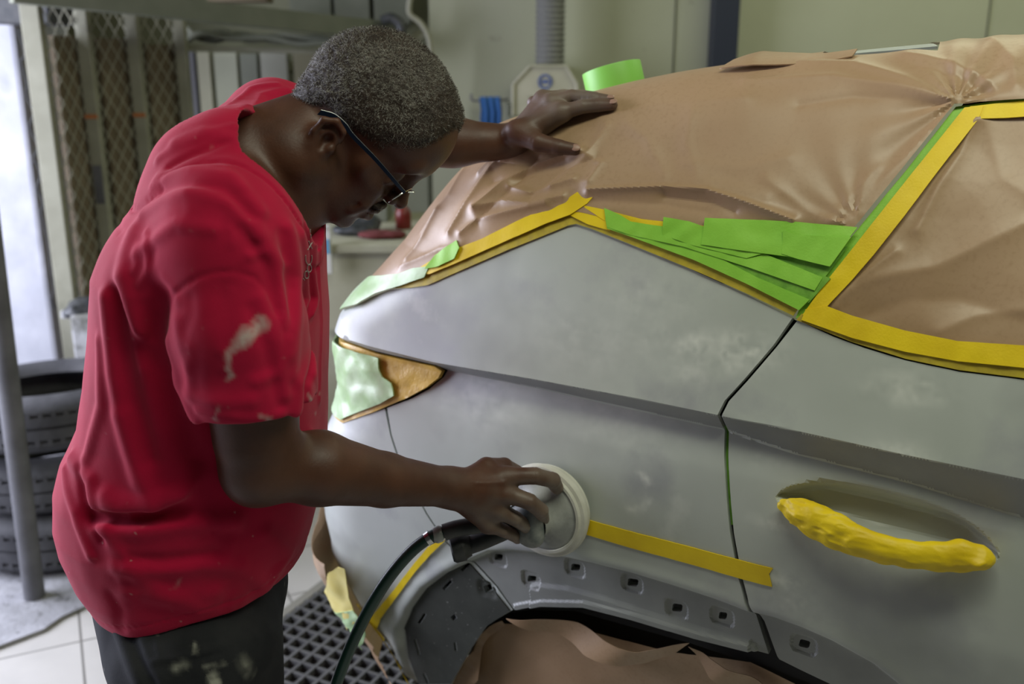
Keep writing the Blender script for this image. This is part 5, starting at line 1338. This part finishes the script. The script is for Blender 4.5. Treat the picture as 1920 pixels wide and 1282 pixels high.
set_props(sdf_obj('rag', lambda p: smin(ellip(p, (at(665, 450, 3.6)[0], 3.62, bz + .02), (.085, .06, .024)), ellip(p, (at(690, 440, 3.66)[0], 3.68, bz + .035), (.05, .05, .035)), .03) - .006 * fbm(p, 20, 2, 6), (at(665, 450, 3.6)[0] - .15, 3.48, bz - .03), (at(690, 440, 3.66)[0] + .12, 3.82, bz + .12), .005, M['black_rubber']), 'dark heap of cloths beside the maroon rag', 'rag')
o = MB().box((at(680, 400, 3.9)[0], 3.98, bz + .075), (.20, .16, .15), bev=.008).build('storage_box', M['olive']); set_props(o, 'olive storage box at the back of the workbench', 'box')
MB().box((at(680, 400, 3.9)[0], 3.98, bz + .155), (.21, .17, .012), bev=.003).build('box_lid', M['bar'], o)
o = MB().box((at(608, 455, 3.40)[0], 3.405, at(608, 468, 3.40)[2]), (.045, .012, .17), bev=.002).build('packet', M['white_pl']); set_props(o, 'white and blue packet hanging on the bench front by the shirt', 'packet')
MB().box((at(608, 455, 3.40)[0] + .005, 3.398, at(608, 462, 3.40)[2]), (.025, .003, .05)).build('blue_print', pm('light_blue_print', (.12, .32, .5), rough=.6), o)
MB().box((at(608, 455, 3.40)[0], 3.42, at(608, 428, 3.40)[2]), (.02, .05, .008)).build('hanging_tab', M['white_pl'], o)
# dust extractor on the wall
YM = 4.30
def mp_(x, y, Y=YM): return at(x, y, Y)
ex_ = empty('dust_extractor', at(1025, 172, 4.45), 'dusty beige eight-sided extraction unit on the back wall under a duct', 'extractor')
oct_ = [(962, 228), (962, 158), (994, 124), (1062, 124), (1082, 158), (1082, 228)]
F1 = [mp_(x, y) for x, y in oct_]; F2 = [p + np.array([.0, .28, 0]) for p in F1]; m = len(F1)
MB().add(F1 + F2, [tuple(range(m)), tuple(range(m, 2 * m))[::-1]] + [(i, (i + 1) % m, m + (i + 1) % m, m + i) for i in range(m)]).build('housing', M['machine'], ex_)
rim = MB()
for i in range(m - 1): rim.tube([F1[i] + [0, -.004, 0], F1[i + 1] + [0, -.004, 0]], .006, 8)
rim.build('front_rim', M['machine'], ex_)
MB().box(mp_(1022, 222, 4.36), (.32, .20, .03), bev=.004).build('base_plate', M['olive'], ex_)
MB().box(mp_(953, 212, 4.38), (.03, .08, .09), bev=.01).build('inlet_box', M['olive'], ex_)
MB().lathe([(.030, 0), (.030, .003), (.022, .003), (.022, 0), (.030, 0)], mp_(1022, 153, YM - .001), (0, -1, 0), 32).build('round_emblem', M['blue_print'], ex_)
e = MB().box(mp_(1022, 153, YM - .002), (.030, .003, .013)); e.box(mp_(1022, 166, YM - .002), (.022, .003, .006)); e.build('emblem_mark', M['blue_print'], ex_)
MB().box(mp_(1022, 188, YM - .001), (.14, .002, .036)).build('name_plate', M['bar'], ex_)
lt = MB()
for k in range(7):
    c = mp_(1003 + k * 6.6, 188, YM - .003)
    if k % 2: lt.box(c, (.003, .002, .020)); lt.box(c + [.004, 0, .008], (.007, .002, .004))
    else: lt.lathe([(.0075, 0), (.0075, .002), (.0045, .002), (.0045, 0), (.0075, 0)], c, (0, -1, 0), 12)
lt.build('name_lettering', M['blue_print'], ex_)
dp = []
top = at(1030, -30, 4.42); bot = at(1031, 120, 4.42)
for k in range(61): dp += [(.064 if k % 2 else .058, (bot[2] + .0 + (top[2] + .35 - bot[2]) * k / 60))]
MB().lathe(dp, (bot[0], 4.42, 0), (0, 0, 1), 32).build('duct', M['duct'], ex_, smooth=False)
# towel on a hook
hk = MB().tube(spline([at(884, 176, 4.46), at(884, 186, 4.46), at(890, 189, 4.46), at(905, 188, 4.46), at(940, 188, 4.47), at(952, 186, 4.58)], 5), .005, 8).build('towel_hook', M['grey_steel'], smooth=True); set_props(hk, 'thin bent steel hook arm on the wall beside the extractor', 'hook')
tb = MB(); za, zb2 = at(920, 182, 4.46)[2], at(920, 240, 4.46)[2]; xa, xb = at(902, 200, 4.46)[0], at(940, 200, 4.46)[0]; n1 = 26
for s, yo in ((0, -.012), (1, .014)):
    pass
V_, F_ = [], []
prof = [(-.016, zb2 - .01), (-.015, (za + zb2) / 2), (-.012, za - .01), (0, za + .002), (.012, za - .01), (.014, (za + zb2) / 2 + .02), (.014, zb2 + .03)]
for k in range(n1):
    u = k / (n1 - 1)
    for j, (yy, z) in enumerate(prof):
        V_.append((xa + (xb - xa) * u + .004 * math.sin(z * 60), 4.46 + yy + (.005 * math.sin(u * 19) * (1 if yy < 0 else -1) if abs(yy) > .01 else 0), z))
F_ = [(k * 7 + j, k * 7 + j + 1, (k + 1) * 7 + j + 1, (k + 1) * 7 + j) for k in range(n1 - 1) for j in range(6)]
tw = MB().add(V_, F_).build('towel', M['blue_cloth'], smooth=True); md = tw.modifiers.new('thick', 'SOLIDIFY'); md.thickness = .004; set_props(tw, 'blue cloth hanging over the hook beside the extractor', 'towel')
# lettering down the front of the shirt
M['print'] = pm('white_shirt_print', (.42, .40, .39), rough=.9)
def arc(cx_, cy_, rx_, ry_, a0, a1, n=14):
    out = []
    for k in range(n + 1):
        w = math.radians(a0 + (a1 - a0) * k / n); d = march(f_shirt, cx_ + rx_ * math.cos(w), cy_ + ry_ * math.sin(w), 1.0); out.append(d - ray(cx_, cy_) * .0012)
    return out
lm = MB()
for args in ((579, 483, 6, 13, -20, 200), (580, 503, 4, 7, 0, 360), (575, 515, 4, 7, 0, 360)):
    lm.tube(arc(*args), .0006, 6)
for L in ([(579, 452), (585, 466)], [(585, 455), (577, 468)], [(582, 430), (582, 436)], [(583, 440), (583, 446)], [(569, 522), (571, 525)]):
    lm.tube([march(f_shirt, x, y, 1.0) - ray(x, y) * .0012 for x, y in L], .0006, 6)
lm.build('chest_lettering', M['print'], shirt)
